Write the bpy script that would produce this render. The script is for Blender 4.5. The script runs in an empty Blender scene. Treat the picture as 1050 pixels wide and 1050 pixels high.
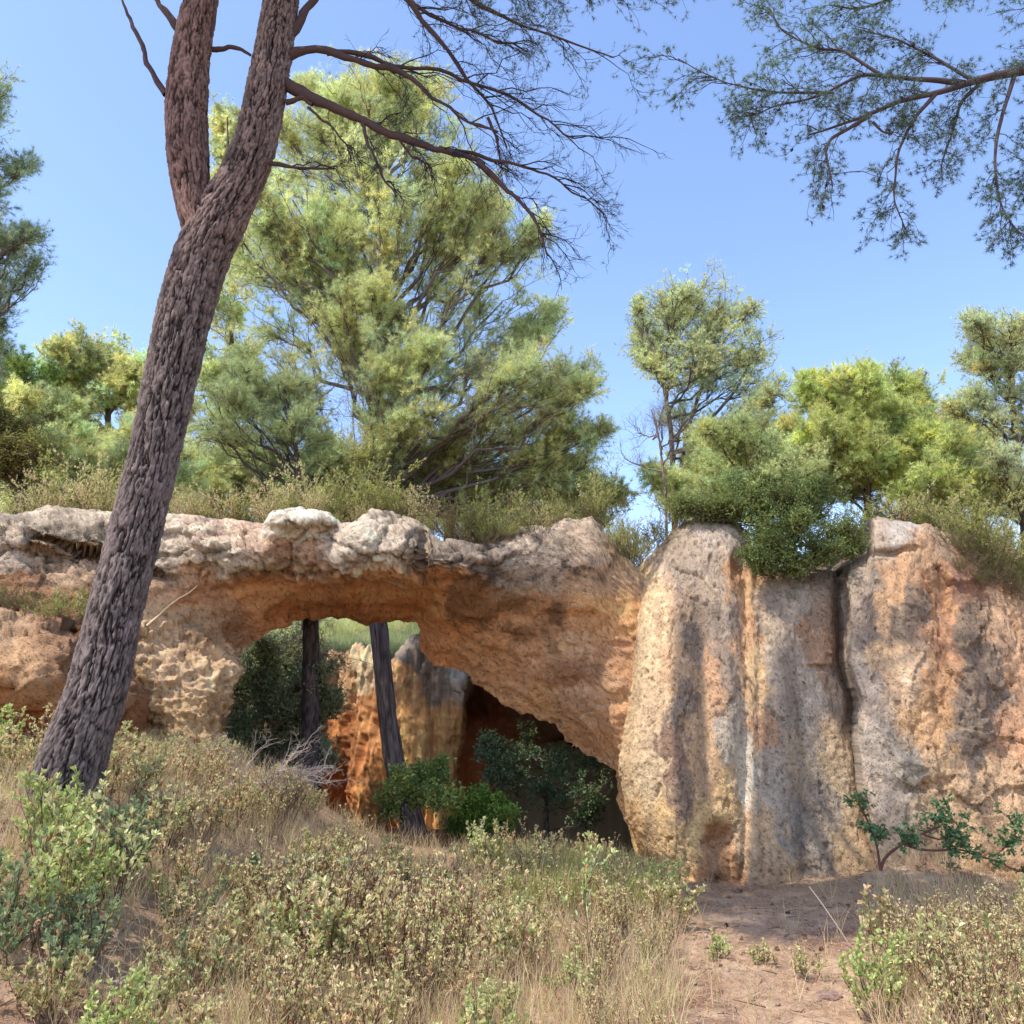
import bpy, math, random
import numpy as np
from mathutils import Vector
rad = math.radians
random.seed(7)
RNG = np.random.default_rng(11)

# ------------------------------------------------------------------ camera frame
F = 850.0; PITCH = rad(15.0); CAM = np.array([0.0, 0.0, 1.6])
CP, SP = math.cos(PITCH), math.sin(PITCH)
def ray(px, py):
    px = np.asarray(px, float); py = np.asarray(py, float)
    cx = (px-525)/F; cy = (525-py)/F
    return np.stack([cx+0*cy, CP-cy*SP+0*cx, SP+cy*CP+0*cx], -1)
def P(px, py, Y):                                   # a point of the place at distance Y
    d = ray(px, py)
    return CAM + d*(np.asarray(Y, float)/d[..., 1])[..., None]
def pxm(px, py, Y):                                 # metres per photo pixel at that point
    d = ray(px, py); return (Y/d[..., 1])/F
def proj(p):
    q = np.asarray(p)-CAM
    dep = q[..., 1]*CP+q[..., 2]*SP; up = -q[..., 1]*SP+q[..., 2]*CP
    return 525+F*q[..., 0]/dep, 525-F*up/dep

# ------------------------------------------------------------------ noise
def _h(ix, iy, iz, s=0):
    n = (ix.astype(np.int64)*374761393+iy.astype(np.int64)*668265263+iz.astype(np.int64)*2147483647+s*1274126177) & 0xFFFFFFFF
    n = ((n ^ (n >> 13))*1274126177) & 0xFFFFFFFF
    n = ((n ^ (n >> 15))*2246822519) & 0xFFFFFFFF
    return ((n ^ (n >> 16)) & 0xFFFFFF)/float(0xFFFFFF)
def vnoise(p, s=0):
    i = np.floor(p); f = p-i; f = f*f*f*(f*(f*6-15)+10); i = i.astype(np.int64)
    r = 0
    for a in (0, 1):
        wa = f[..., 0] if a else 1-f[..., 0]
        for b in (0, 1):
            wb = f[..., 1] if b else 1-f[..., 1]
            for c in (0, 1):
                wc = f[..., 2] if c else 1-f[..., 2]
                r = r+wa*wb*wc*_h(i[..., 0]+a, i[..., 1]+b, i[..., 2]+c, s)
    return r*2-1
def fbm(p, o=4, s=0, g=.5):
    r = 0; a = 1; t = 0
    for k in range(o):
        r = r+a*vnoise(p*(2.03**k)+k*7.3, s+k); t += a; a *= g
    return r/t
def ridge(p, o=4, s=0):
    r = 0; a = 1; t = 0
    for k in range(o):
        r = r+a*(1-2*np.abs(vnoise(p*(2.1**k)+k*5.1, s+k))); t += a; a *= .5
    return r/t
def worley(p, s=0):
    i = np.floor(p).astype(np.int64); f1 = np.full(p.shape[:-1], 9.); f2 = f1.copy(); idv = f1*0
    for a in (-1, 0, 1):
        for b in (-1, 0, 1):
            for c in (-1, 0, 1):
                j = i+np.array([a, b, c])
                q = j+np.stack([_h(j[..., 0], j[..., 1], j[..., 2], s+k) for k in (1, 2, 3)], -1)
                d = np.sqrt(((q-p)**2).sum(-1))
                m = d < f1
                f2 = np.where(m, f1, np.minimum(f2, d))
                idv = np.where(m, _h(j[..., 0], j[..., 1], j[..., 2], s+9), idv)
                f1 = np.where(m, d, f1)
    return f1, f2, idv
def facets(p, s=0, tilt=.35):
    """broken angular faces: every cell is a plane with its own height and tilt"""
    i = np.floor(p).astype(np.int64); best = np.full(p.shape[:-1], 9.); h = best*0; f2 = best.copy()
    for a in (-1, 0, 1):
        for b in (-1, 0, 1):
            for c in (-1, 0, 1):
                j = i+np.array([a, b, c])
                v = p-(j+np.stack([_h(j[..., 0], j[..., 1], j[..., 2], s+k) for k in (1, 2, 3)], -1))
                d = np.abs(v).max(-1)*.45+np.sqrt((v**2).sum(-1))*.55
                hh = _h(j[..., 0], j[..., 1], j[..., 2], s+9)-.5
                for k in range(3): hh = hh+tilt*2*(_h(j[..., 0], j[..., 1], j[..., 2], s+20+k)-.5)*v[..., k]
                m = d < best
                f2 = np.where(m, best, np.minimum(f2, d)); h = np.where(m, hh, h); best = np.where(m, d, best)
    return h, f2-best
def sst(a, b, x):
    t = np.clip((x-a)/(b-a), 0, 1); return t*t*(3-2*t)
def c3(*a): return np.array(a, float)
def nrm(v): return v/np.maximum(np.linalg.norm(v, axis=-1, keepdims=True), 1e-9)

# ------------------------------------------------------------------ mesh builder
class MB:
    def __init__(s): s.v = []; s.c = []; s.t = []; s.q = []; s.n = 0
    def add(s, v, col, tri=None, quad=None):
        v = np.asarray(v, float).reshape(-1, 3)
        col = np.broadcast_to(np.asarray(col, float), (len(v), 3))
        s.v.append(v); s.c.append(col)
        if tri is not None and len(tri): s.t.append(np.asarray(tri).reshape(-1, 3)+s.n)
        if quad is not None and len(quad): s.q.append(np.asarray(quad).reshape(-1, 4)+s.n)
        s.n += len(v)
    def mesh(s, name, mat, smooth=False):
        v = np.concatenate(s.v); c = np.concatenate(s.c)
        t = np.concatenate(s.t) if s.t else np.zeros((0, 3), int)
        q = np.concatenate(s.q) if s.q else np.zeros((0, 4), int)
        me = bpy.data.meshes.new(name)
        me.vertices.add(len(v)); me.vertices.foreach_set('co', v.astype(np.float32).ravel())
        li = np.concatenate([t.ravel(), q.ravel()]).astype(np.int32)
        me.loops.add(len(li)); me.loops.foreach_set('vertex_index', li)
        me.polygons.add(len(t)+len(q))
        ls = np.concatenate([np.arange(len(t))*3, len(t)*3+np.arange(len(q))*4]).astype(np.int32)
        me.polygons.foreach_set('loop_start', ls)
        if smooth: me.polygons.foreach_set('use_smooth', np.ones(len(ls), bool))
        me.update(calc_edges=True)
        at = me.attributes.new('col', 'FLOAT_COLOR', 'POINT')
        at.data.foreach_set('color', np.concatenate([c, np.ones((len(c), 1))], 1).astype(np.float32).ravel())
        me.materials.append(mat)
        return me
    def build(s, name, mat, parent=None, smooth=False):
        o = bpy.data.objects.new(name, s.mesh(name, mat, smooth)); COL.objects.link(o)
        if parent is not None:
            o.parent = parent
            o.matrix_parent_inverse = Vector((0, 0, 0)) and o.matrix_parent_inverse
            L = parent.location
            o.location = (-L[0], -L[1], -L[2])
        return o
COL = bpy.context.scene.collection
def thing(name, label, cat, loc=(0, 0, 0), group=None):
    o = bpy.data.objects.new(name, None); COL.objects.link(o); o.location = tuple(float(a) for a in loc); o.empty_display_size = .2
    o['label'] = label; o['category'] = cat
    if group: o['group'] = group
    return o
def tag(o, label, cat, group=None, kind=None):
    o['label'] = label; o['category'] = cat
    if group: o['group'] = group
    if kind: o['kind'] = kind
    return o

def tubes(mb, Pt, R, S, col, cap=False):
    """Pt (N,K,3), R (N,K), col (3) or (N,3)"""
    Pt = np.asarray(Pt, float); N, K, _ = Pt.shape
    R = np.broadcast_to(R, (N, K))
    T = nrm(np.gradient(Pt, axis=1))
    ref = nrm(RNG.normal(size=(N, 1, 3))); ref = ref-(ref*T[:, :1]).sum(-1, keepdims=True)*T[:, :1]
    A = ref-(ref*T).sum(-1, keepdims=True)*T; A = nrm(A); B = np.cross(T, A)
    th = np.arange(S)*2*math.pi/S
    V = Pt[:, :, None]+R[:, :, None, None]*(A[:, :, None]*np.cos(th)[None, None, :, None]+B[:, :, None]*np.sin(th)[None, None, :, None])
    idx = np.arange(N*K*S).reshape(N, K, S)
    a = idx[:, :-1]; b = np.roll(a, -1, 2); d = idx[:, 1:]; c = np.roll(d, -1, 2)
    col = np.asarray(col, float)
    if col.ndim == 2: col = np.repeat(col, K*S, 0)
    mb.add(V, col, quad=np.stack([a, b, c, d], -1))
def bez(A, C, B, K, wob=0):
    t = np.linspace(0, 1, K)[None, :, None]
    X = A[:, None]*(1-t)**2+2*C[:, None]*t*(1-t)+B[:, None]*t*t
    if wob is not 0:
        w = RNG.normal(size=X.shape)*np.asarray(wob).reshape(-1, 1, 1)*np.sin(t*math.pi)
        X = X+w
    return X
def samp(C, n, lo, hi):
    """n random points along each of N curves -> pos, tangent, t, owner"""
    N, K, _ = C.shape
    t = RNG.uniform(lo, hi, (N, n)); x = t*(K-1); i = np.minimum(x.astype(int), K-2); f = (x-i)[..., None]
    r = np.arange(N)[:, None]
    p = C[r, i]*(1-f)+C[r, i+1]*f; d = nrm(C[r, i+1]-C[r, i])
    return p.reshape(-1, 3), d.reshape(-1, 3), t.ravel(), np.repeat(np.arange(N), n)
def tufts(mb, p, d, n, L, w, col, spread=.9, tipcol=1.25):
    N = len(p)
    D = nrm(d[:, None]+RNG.normal(size=(N, n, 3))*spread)
    ln = L*RNG.uniform(.6, 1.15, (N, n, 1))
    side = nrm(np.cross(D, RNG.normal(size=(N, n, 3))))*w*.5
    b = np.broadcast_to(p[:, None], D.shape)
    V = np.stack([b-side, b+side, b+D*ln], 2)
    c = np.broadcast_to(col[:, None, None], (N, n, 3, 3))*RNG.uniform(.75, 1.3, (N, n, 1, 1))
    c = c*np.array([1, 1, tipcol])[None, None, :, None]
    mb.add(V, c.reshape(-1, 3), tri=np.arange(N*n*3))
def leaves(mb, p, d, L, w, col, droop=0.15):
    N = len(p); L = np.broadcast_to(L, (N,))[:, None]; w = np.broadcast_to(w, (N,))[:, None]
    d = nrm(d); s = nrm(np.cross(d, nrm(RNG.normal(size=(N, 3))+c3(0, 0, .8)))); u = np.cross(s, d)
    u = np.where(u[:, 2:] < 0, -u, u)
    f = .25
    V = np.stack([p, p+d*L*.35+s*w*.5+u*w*f, p+d*L*.72+s*w*.4+u*(w*f-L*droop*.4), p+d*L-u*L*droop,
                  p+d*L*.72-s*w*.4+u*(w*f-L*droop*.4), p+d*L*.35-s*w*.5+u*w*f], 1)
    i = np.arange(N)[:, None]*6
    q = np.concatenate([i+np.array([0, 1, 2, 3]), i+np.array([0, 3, 4, 5])], 0)
    c = np.repeat(col, 6, 0)
    mb.add(V, c, quad=q)

# ------------------------------------------------------------------ materials
def nd(nt, t, **k):
    n = nt.nodes.new(t)
    for a, b in k.items():
        if a.startswith('i_'): n.inputs[a[2:].replace('_', ' ')].default_value = b
        else: setattr(n, a, b)
    return n
def newmat(name):
    m = bpy.data.materials.new(name); m.use_nodes = True; nt = m.node_tree; nt.nodes.clear()
    return m, nt, nt.nodes.new('ShaderNodeOutputMaterial')
def mathn(nt, op, a, b=None, c=None):
    n = nt.nodes.new('ShaderNodeMath'); n.operation = op
    for i, x in enumerate((a, b, c)):
        if x is None: continue
        if isinstance(x, (int, float)): n.inputs[i].default_value = x
        else: nt.links.new(x, n.inputs[i])
    return n.outputs[0]
def mat_surface(name, noises, bump=.5, dist=.02, rough=.95, tint=.25, pits=0, scalev=(1, 1, 1), bark=False, spec=.15):
    m, nt, out = newmat(name); L = nt.links
    at = nd(nt, 'ShaderNodeAttribute', attribute_name='col')
    tc = nd(nt, 'ShaderNodeTexCoord'); mp = nd(nt, 'ShaderNodeMapping'); mp.inputs['Scale'].default_value = scalev
    L.new(tc.outputs['Object'], mp.inputs['Vector'])
    tot = None; first = None
    for sc, am in noises:
        n = nd(nt, 'ShaderNodeTexNoise'); n.inputs['Scale'].default_value = sc; n.inputs['Detail'].default_value = 6; n.inputs['Roughness'].default_value = .65
        L.new(mp.outputs[0], n.inputs['Vector'])
        v = mathn(nt, 'MULTIPLY', n.outputs['Fac'], am)
        tot = v if tot is None else mathn(nt, 'ADD', tot, v)
    s = sum(a for _, a in noises)
    var = mathn(nt, 'MULTIPLY_ADD', tot, 2*tint/s*2, 1-tint*2)
    if pits:
        vo = nd(nt, 'ShaderNodeTexVoronoi'); vo.inputs['Scale'].default_value = pits
        L.new(mp.outputs[0], vo.inputs['Vector'])
        pv = mathn(nt, 'SMOOTH_MIN', vo.outputs['Distance'], .35, .1)
        tot = mathn(nt, 'MULTIPLY_ADD', pv, .8*s, tot)
        pc = nd(nt, 'ShaderNodeMapRange'); pc.inputs[1].default_value = .05; pc.inputs[2].default_value = .3; pc.inputs[3].default_value = .72; pc.inputs[4].default_value = 1.03
        L.new(vo.outputs['Distance'], pc.inputs[0])
        var = mathn(nt, 'MULTIPLY', var, pc.outputs[0])
    mx = nd(nt, 'ShaderNodeVectorMath', operation='SCALE')
    L.new(at.outputs['Color'], mx.inputs[0]); L.new(var, mx.inputs['Scale'])
    bs = nd(nt, 'ShaderNodeBsdfPrincipled'); bs.inputs['Roughness'].default_value = rough; bs.inputs['Specular IOR Level'].default_value = spec
    L.new(mx.outputs[0], bs.inputs['Base Color'])
    bp = nd(nt, 'ShaderNodeBump'); bp.inputs['Strength'].default_value = bump; bp.inputs['Distance'].default_value = dist
    L.new(tot, bp.inputs['Height']); L.new(bp.outputs[0], bs.inputs['Normal'])
    L.new(bs.outputs[0], out.inputs[0])
    return m
def mat_leaf(name, trans=.35, gain=1.0, rough=.6, spec=.25):
    m, nt, out = newmat(name); L = nt.links
    at = nd(nt, 'ShaderNodeAttribute', attribute_name='col')
    g = nd(nt, 'ShaderNodeVectorMath', operation='SCALE'); g.inputs['Scale'].default_value = gain
    L.new(at.outputs['Color'], g.inputs[0])
    bs = nd(nt, 'ShaderNodeBsdfPrincipled'); bs.inputs['Roughness'].default_value = rough; bs.inputs['Specular IOR Level'].default_value = spec
    L.new(g.outputs[0], bs.inputs['Base Color'])
    tr = nd(nt, 'ShaderNodeBsdfTranslucent')
    tm = nd(nt, 'ShaderNodeVectorMath', operation='MULTIPLY'); tm.inputs[1].default_value = (1.0, 1.08, .95)
    L.new(g.outputs[0], tm.inputs[0]); L.new(tm.outputs[0], tr.inputs['Color'])
    mx = nd(nt, 'ShaderNodeMixShader'); mx.inputs[0].default_value = trans
    L.new(bs.outputs[0], mx.inputs[1]); L.new(tr.outputs[0], mx.inputs[2]); L.new(mx.outputs[0], out.inputs[0])
    return m
M_rock = mat_surface('limestone', [(5, .5), (18, .6), (60, .5), (160, .35)], bump=.95, dist=.04, tint=.28, pits=38)
M_cliff = mat_surface('weathered_sandstone', [(6, .5), (22, .6), (70, .55), (190, .35)], bump=.9, dist=.028, tint=.26, pits=48, scalev=(1, 1, .55))
M_bark = mat_surface('pine_bark', [(12, .6), (45, .8), (130, .4)], bump=.9, dist=.02, tint=.3, scalev=(1, 1, .45))
M_wood = mat_surface('branch_bark', [(30, .6), (110, .5)], bump=.6, dist=.006, tint=.25)
M_soil = mat_surface('needle_litter_soil', [(1.2, .5), (9, .5), (45, .6), (170, .6)], bump=.7, dist=.02, tint=.26)
M_needle = mat_leaf('pine_needles', .5)
M_shadeneedle = mat_leaf('dark_pine_needles', .25)
M_leaf = mat_leaf('shrub_leaves', .35)
M_dry = mat_leaf('dry_grass', .42, rough=.8, spec=.1)

# ------------------------------------------------------------------ relief rocks
def tps(pts):
    p = np.array(pts, float); x = p[:, :2]/100; n = len(x)
    d = np.linalg.norm(x[:, None]-x[None], axis=-1); K = np.where(d > 0, d*d*np.log(d+1e-9), 0)+np.eye(n)*.02
    Q = np.c_[np.ones(n), x]; A = np.block([[K, Q], [Q.T, np.zeros((3, 3))]])
    w = np.linalg.solve(A, np.r_[p[:, 2], 0, 0, 0])
    def f(u, v):
        r = np.full(np.shape(u), w[n])+w[n+1]*u/100+w[n+2]*v/100
        for i in range(n):
            q = (u/100-x[i, 0])**2+(v/100-x[i, 1])**2
            r = r+w[i]*.5*q*np.log(q+1e-12)
        return r
    return f
def pl(pts):
    a = np.array(pts, float); return lambda x: np.interp(x, a[:, 0], a[:, 1])
def polydist(poly, U, V):
    a = np.array(poly, float); b = np.roll(a, -1, 0)
    best = np.full(U.shape, 1e9); nu = U*0; nv = V*0; ins = np.zeros(U.shape, bool)
    for (x0, y0), (x1, y1) in zip(a, b):
        dx, dy = x1-x0, y1-y0
        t = np.clip(((U-x0)*dx+(V-y0)*dy)/(dx*dx+dy*dy+1e-9), 0, 1)
        qx = x0+t*dx; qy = y0+t*dy; d = np.hypot(U-qx, V-qy); m = d < best
        best = np.where(m, d, best); nu = np.where(m, qx, nu); nv = np.where(m, qy, nv)
        if y0 != y1: ins ^= ((V < y0) != (V < y1)) & (U < x0+(V-y0)*dx/dy)
    return np.where(ins, -best, best), nu, nv
def rough_poly(poly, step=4, amp=1.6, keep=lambda x, y: False):
    out = []
    a = np.array(poly, float)
    for p, q in zip(a, np.roll(a, -1, 0)):
        n = max(1, int(np.hypot(*(q-p))/step))
        for k in range(n):
            r = p+(q-p)*k/n
            if not keep(*r): r = r+amp*np.array([vnoise(np.array([r[0]*.11, r[1]*.11, 3.])), vnoise(np.array([r[0]*.11, r[1]*.11, 9.]))])*1.6
            out.append(r)
    return out
def idw(samples, U, V, au=1., av=1., power=3.0):
    num = 0; den = 0
    for (u, v, c) in samples:
        d = ((U-u)*au)**2+((V-v)*av)**2+30
        w = d**(-power); num = num+w[..., None]*np.array(c); den = den+w
    return num/den[..., None]
def relief(uL, uR, top, bot, depth, colf, hole=None, thick=2., ncol=200, nrow=150, disp=None, mat=None, name='rock', parent=None,
           roundtop=.35, rt=9, roundL=0, roundR=0, shelfcol=(.3, .22, .15), shelfrise=0., topwig=2.5, M=16, sd=0, smooth=True, skew=0.):
    s = np.linspace(0, 1, nrow)[:, None]; t = np.linspace(0, 1, ncol)[None]
    v0 = s*0
    vt = 560.; vb = 900.
    vn = np.broadcast_to(vt+(vb-vt)*s, (nrow, ncol))
    # two passes so edges that vary with height use the right height
    U = uL(vn)+(uR(vn)-uL(vn))*t
    for _ in range(3):
        V = top(U)+(bot(U)-top(U))*s
        U = uL(V)+(uR(V)-uL(V))*t
    T = top(U)+topwig*fbm(np.stack([U*.06, U*0, U*0+sd], -1), 3, 5)*2
    V = T+(bot(U)-T)*s
    if hole is not None:
        sdist, nu, nv = polydist(hole, U, V)
        step = max((bot(U)-T).max()/nrow, 3)*2.2
        inside = sdist < 0
        f_in = inside[:-1, :-1] & inside[1:, :-1] & inside[:-1, 1:] & inside[1:, 1:]
        U = np.where(inside & (sdist > -step*2), nu, U); V = np.where(inside & (sdist > -step*2), nv, V)
        sdist = np.maximum(sdist, 0)
    else:
        sdist = np.full(U.shape, 999.); f_in = np.zeros((nrow-1, ncol-1), bool)
    Y = depth(U, V)
    Y = Y+roundtop*np.exp(-(V-T)/rt)
    if roundL: Y = Y+roundL*np.exp(-(U-uL(V))/6.)
    if roundR: Y = Y+roundR*np.exp(-(uR(V)-U)/5.)
    X = P(U, V, Y)
    gu = np.gradient(X, axis=1); gv = np.gradient(X, axis=0); N = nrm(np.cross(gv, gu))
    N = np.where((N[..., 1:2] > 0), -N, N)
    if disp is not None:
        X = X+N*disp(X, U, V)[..., None]
    C = colf(U, V, X)
    Te = thick*sst(0, 70, sdist)
    Bk = X+np.stack([Te/thick*skew*(1-t), Te, 0*Te], -1)
    base = 0; mb = MB()
    nv_ = nrow*ncol; idx = np.arange(nv_).reshape(nrow, ncol)
    f = ~f_in
    q = np.stack([idx[:-1, :-1], idx[1:, :-1], idx[1:, 1:], idx[:-1, 1:]], -1)[f]
    mb.add(X, C.reshape(-1, 3)); mb.q.append(q)
    mb.add(Bk, np.broadcast_to(C.mean((0, 1)), (nv_, 3))); mb.q.append(q[:, ::-1]+nv_)
    # top shelf
    k = np.linspace(0, 1, M)[:, None, None]
    A = X[0][None]; B = Bk[0][None]; S = A+(B-A)*k
    S[..., 2] += (shelfrise*np.sin(k*math.pi/2)+.06*fbm(S*2.2, 3, 3)*np.minimum(1, k[..., 0]*6)[..., None]*np.minimum(1, (1-k[..., 0])*6)[..., None]*1.)[..., 0] if False else 0
    nz = fbm(S*2.2, 3, 3); S[..., 2] += nz*.09*np.sin(k[..., 0]*math.pi)+shelfrise*np.sin(k[..., 0]*math.pi)
    sc = np.array(shelfcol)[None, None]*(1+.3*fbm(S*5, 2, 8))[..., None]
    w = sst(0, .12, k); sc = C[0][None]*(1-w)+sc*w
    i2 = np.arange(M*ncol).reshape(M, ncol)
    mb.add(S, sc.reshape(-1, 3), quad=np.stack([i2[:-1, :-1], i2[:-1, 1:], i2[1:, 1:], i2[1:, :-1]], -1)[:, :, ::-1])
    for j in (0, -1):                                    # side strips
        Kn = 10; kk = np.linspace(0, 1, Kn)[None, :, None]
        W = X[:, j][:, None]*(1-kk)+Bk[:, j][:, None]*kk
        cc = np.repeat(C[:, j], Kn, 0)*.8
        W = W+c3(1, 0, 0)*(fbm(W*3, 3, 4)*.08*np.sin(kk[..., 0]*math.pi))[..., None]
        i3 = np.arange(nrow*Kn).reshape(nrow, Kn)
        mb.add(W, cc, quad=np.stack([i3[:-1, :-1], i3[:-1, 1:], i3[1:, 1:], i3[1:, :-1]], -1))
    return mb.build(name, mat, parent, smooth=smooth)

S_ = lambda r, g, b: np.array([((x/255)**2.2) for x in (r, g, b)])   # colour of a surface as it looks in full light, 0-255

def mute(C, k=.22, gain=1.):
    l = (C@np.array([.3, .55, .15]))[..., None]; return (C*(1-k)+l*k)*gain
def speckle(X, sd):
    """grain, lichen dots and scabs"""
    g = 1+.16*fbm(X*28, 3, sd)+.10*fbm(X*c3(60, 60, 60), 2, sd+3)
    sp = sst(.26, .36, fbm(X*c3(17, 17, 13), 4, sd+5)); g = g*(1-.22*sp); g = g*(1-.5*sst(.34, .44, fbm(X*c3(34, 34, 30), 3, sd+9)))
    lt = sst(.3, .45, fbm(X*c3(14, 14, 11), 3, sd+7)); return (g*(1+.25*lt))[..., None]
# ---- the arch: left pillar, bridge and slanting right leg in one piece of rock
hole = [(262, 960), (236, 900), (222, 800), (226, 762), (236, 731), (243, 700), (248, 672), (257, 661), (268, 652), (290, 640), (316, 633), (343, 632), (382, 637), (428, 636),
        (434, 648), (435, 668), (447, 682), (477, 690), (489, 701), (508, 712), (523, 724), (554, 733), (571, 741), (580, 760), (607, 777), (632, 789), (634, 820), (641, 842), (653, 872), (662, 960)]
hole_r = rough_poly(hole)
archY = tps([(-120, 530, 9.6), (0, 525, 9.8), (100, 525, 10.1), (200, 530, 10.2), (310, 525, 10.1), (400, 528, 10.2), (480, 555, 10.3), (560, 540, 10.6), (620, 540, 10.8), (650, 570, 11),
 (-120, 600, 9.6), (0, 580, 9.7), (110, 580, 9.95), (200, 580, 10.15), (310, 575, 10.1), (390, 572, 10.05), (350, 588, 10.15), (430, 592, 10.15), (480, 600, 10.3), (540, 590, 10.45), (600, 590, 10.7), (645, 610, 10.9),
 (-120, 680, 9.3), (0, 680, 9.4), (100, 680, 9.8), (-120, 900, 9.2), (0, 900, 9.4), (100, 900, 9.6),
 (200, 618, 10.5), (160, 640, 10.25), (185, 680, 10.1), (150, 740, 10.0), (205, 710, 10.15), (232, 700, 10.35), (244, 684, 10.6), (215, 760, 10.1), (235, 740, 10.4), (150, 800, 9.85), (200, 850, 9.85), (225, 650, 10.65),
 (250, 650, 11.1), (265, 635, 11.2), (290, 612, 11.0), (300, 636, 12), (350, 610, 11.0), (345, 630, 12.2), (400, 612, 11.1), (400, 634, 12.2), (428, 633, 12.3), (434, 650, 12.3),
 (436, 670, 12.4), (450, 640, 11.9), (480, 640, 11.5), (480, 690, 12.3), (500, 660, 11.6), (520, 720, 12.3), (540, 640, 11.1), (570, 740, 12.2), (560, 690, 11.5), (600, 650, 11.0), (600, 720, 11.3), (640, 640, 10.95), (640, 720, 11.0),
 (606, 775, 12.0), (630, 788, 11.6), (628, 750, 11.2), (640, 820, 11.5), (655, 870, 11.4), (660, 900, 11.4), (235, 900, 10), (300, 900, 12), (500, 900, 12)])
def lump(U, V, u, v, ru, rv, d, p=4):
    return d*np.exp(-(np.abs((U-u)/ru)**p+np.abs((V-v)/rv)**p))
def arch_depth(U, V):
    Y = archY(U, V)
    n1 = fbm(np.stack([U*.05, V*.05, U*0], -1), 3, 21); Uw = U+5*n1; Vw = V+4*fbm(np.stack([U*.07, V*.07, U*0+4], -1), 3, 25)
    Y = Y+lump(Uw, Vw, 309, 530, 36, 9, -.28)+lump(Uw, Vw, 311, 572, 30, 26, .22)        # overhanging cap slab, recess under it
    Y = Y+lump(Uw, Vw, 388, 562, 42, 34, -.24, 6)+lump(Uw, Vw, 468, 566, 34, 34, -.16, 6)
    Y = Y+lump(Uw, Vw, 250, 578, 28, 22, -.26)+lump(Uw, Vw, 200, 556, 24, 26, -.12)
    Y = Y+lump(Uw, Vw, 432, 560, 2.2, 40, .18)                                      # vertical crack
    Y = Y+lump(Uw, Vw, 60, 545, 60, 18, -.22)+.25*np.exp(-((Vw-(552+.3*(Uw-42)))/3.)**2)*sst(20, 50, Uw)*sst(190, 150, Uw)
    crack = 590-18*sst(150, 200, Uw)*sst(300, 240, Uw)
    return Y
top_arch = pl([(-160, 532), (0, 524), (23, 522), (57, 516), (103, 524), (130, 530), (171, 530), (198, 526), (244, 533), (270, 538), (280, 526), (309, 521), (338, 526), (350, 537), (365, 533), (381, 522), (400, 526), (425, 534), (450, 547), (480, 556), (512, 556), (531, 543), (560, 541), (573, 534), (607, 531), (622, 552), (640, 570), (662, 590), (700, 600)])
def arch_disp(X, U, V):
    rim = sst(604, 585, V+.0*U+4*fbm(np.stack([U*.05, V*.05, U*0], -1), 2, 3))*sst(560, 500, U)       # rough grey cornice
    pil = sst(660, 690, V)*sst(262, 250, U)*sst(620, 640, V)
    pil = sst(262, 246, U)*sst(625, 650, V)
    wp = .22*np.stack([fbm(X*3, 4, 8, .6), fbm(X*3, 4, 108, .6), fbm(X*3, 4, 208, .6)], -1)
    h1, e1 = facets(X*c3(1.45, 1.45, 2.2)+wp, 4, .55); h2, e2 = facets(X*c3(6, 6, 9)+wp*2, 14, 1.1); h3, e3 = facets(X*c3(15, 15, 19)+wp*3, 15, 1.1)
    f1, f2, idv = worley(X*c3(2.0, 2.0, 3.0)+wp, 4); idw_ = h2+.5
    d = .05*fbm(X*1.6, 4, 2)+rim*(.12*h1+.028*h2+.006*h3-.05*np.clip(1-e1/.06, 0, 1)-.02*np.clip(1-e2/.06, 0, 1)+.02*fbm(X*6, 5, 30, .6))+.007*h3+.010*fbm(X*24, 4, 31, .65)
    d = d*(.25+.75*sst(0, 14, V-top_arch(U)))
    d = d+pil*(.05*ridge(X*3.5, 4, 40)+.12*h1+.05*h2+.012*h3+.05*fbm(X*7, 5, 44)-.08*sst(.1, .5, fbm(X*c3(5, 5, 7), 3, 77)))
    soff = (1-rim)*(1-pil)
    d = d+soff*(.05*ridge(X*c3(2.2, 2.2, 4.5), 4, 50)+.02*fbm(X*7, 4, 51)+.045*h1+.006*h2)
    chis = sst(505, 540, U)*sst(620, 600, V)                                       # chisel-tooth striations
    st = np.sin((X[..., 0]*1.0+X[..., 2]*1.3)*62+5*fbm(X*2, 2, 9))
    d = d+chis*(.010*st*sst(-.4, .2, fbm(X*2.2, 2, 19))-.5*d)
    cor = np.exp(-((V-604)/7.)**2)*sst(190, 240, U)*sst(560, 470, U)
    return d-.05*cor
grey = S_(172, 158, 146); pale = S_(214, 198, 178); cream = S_(236, 196, 154); orange = S_(212, 152, 104); dorange = S_(200, 134, 86); brown = S_(138, 96, 66); dark = S_(92, 76, 66); tan = S_(198, 158, 112); yel = S_(216, 172, 108)
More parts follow.
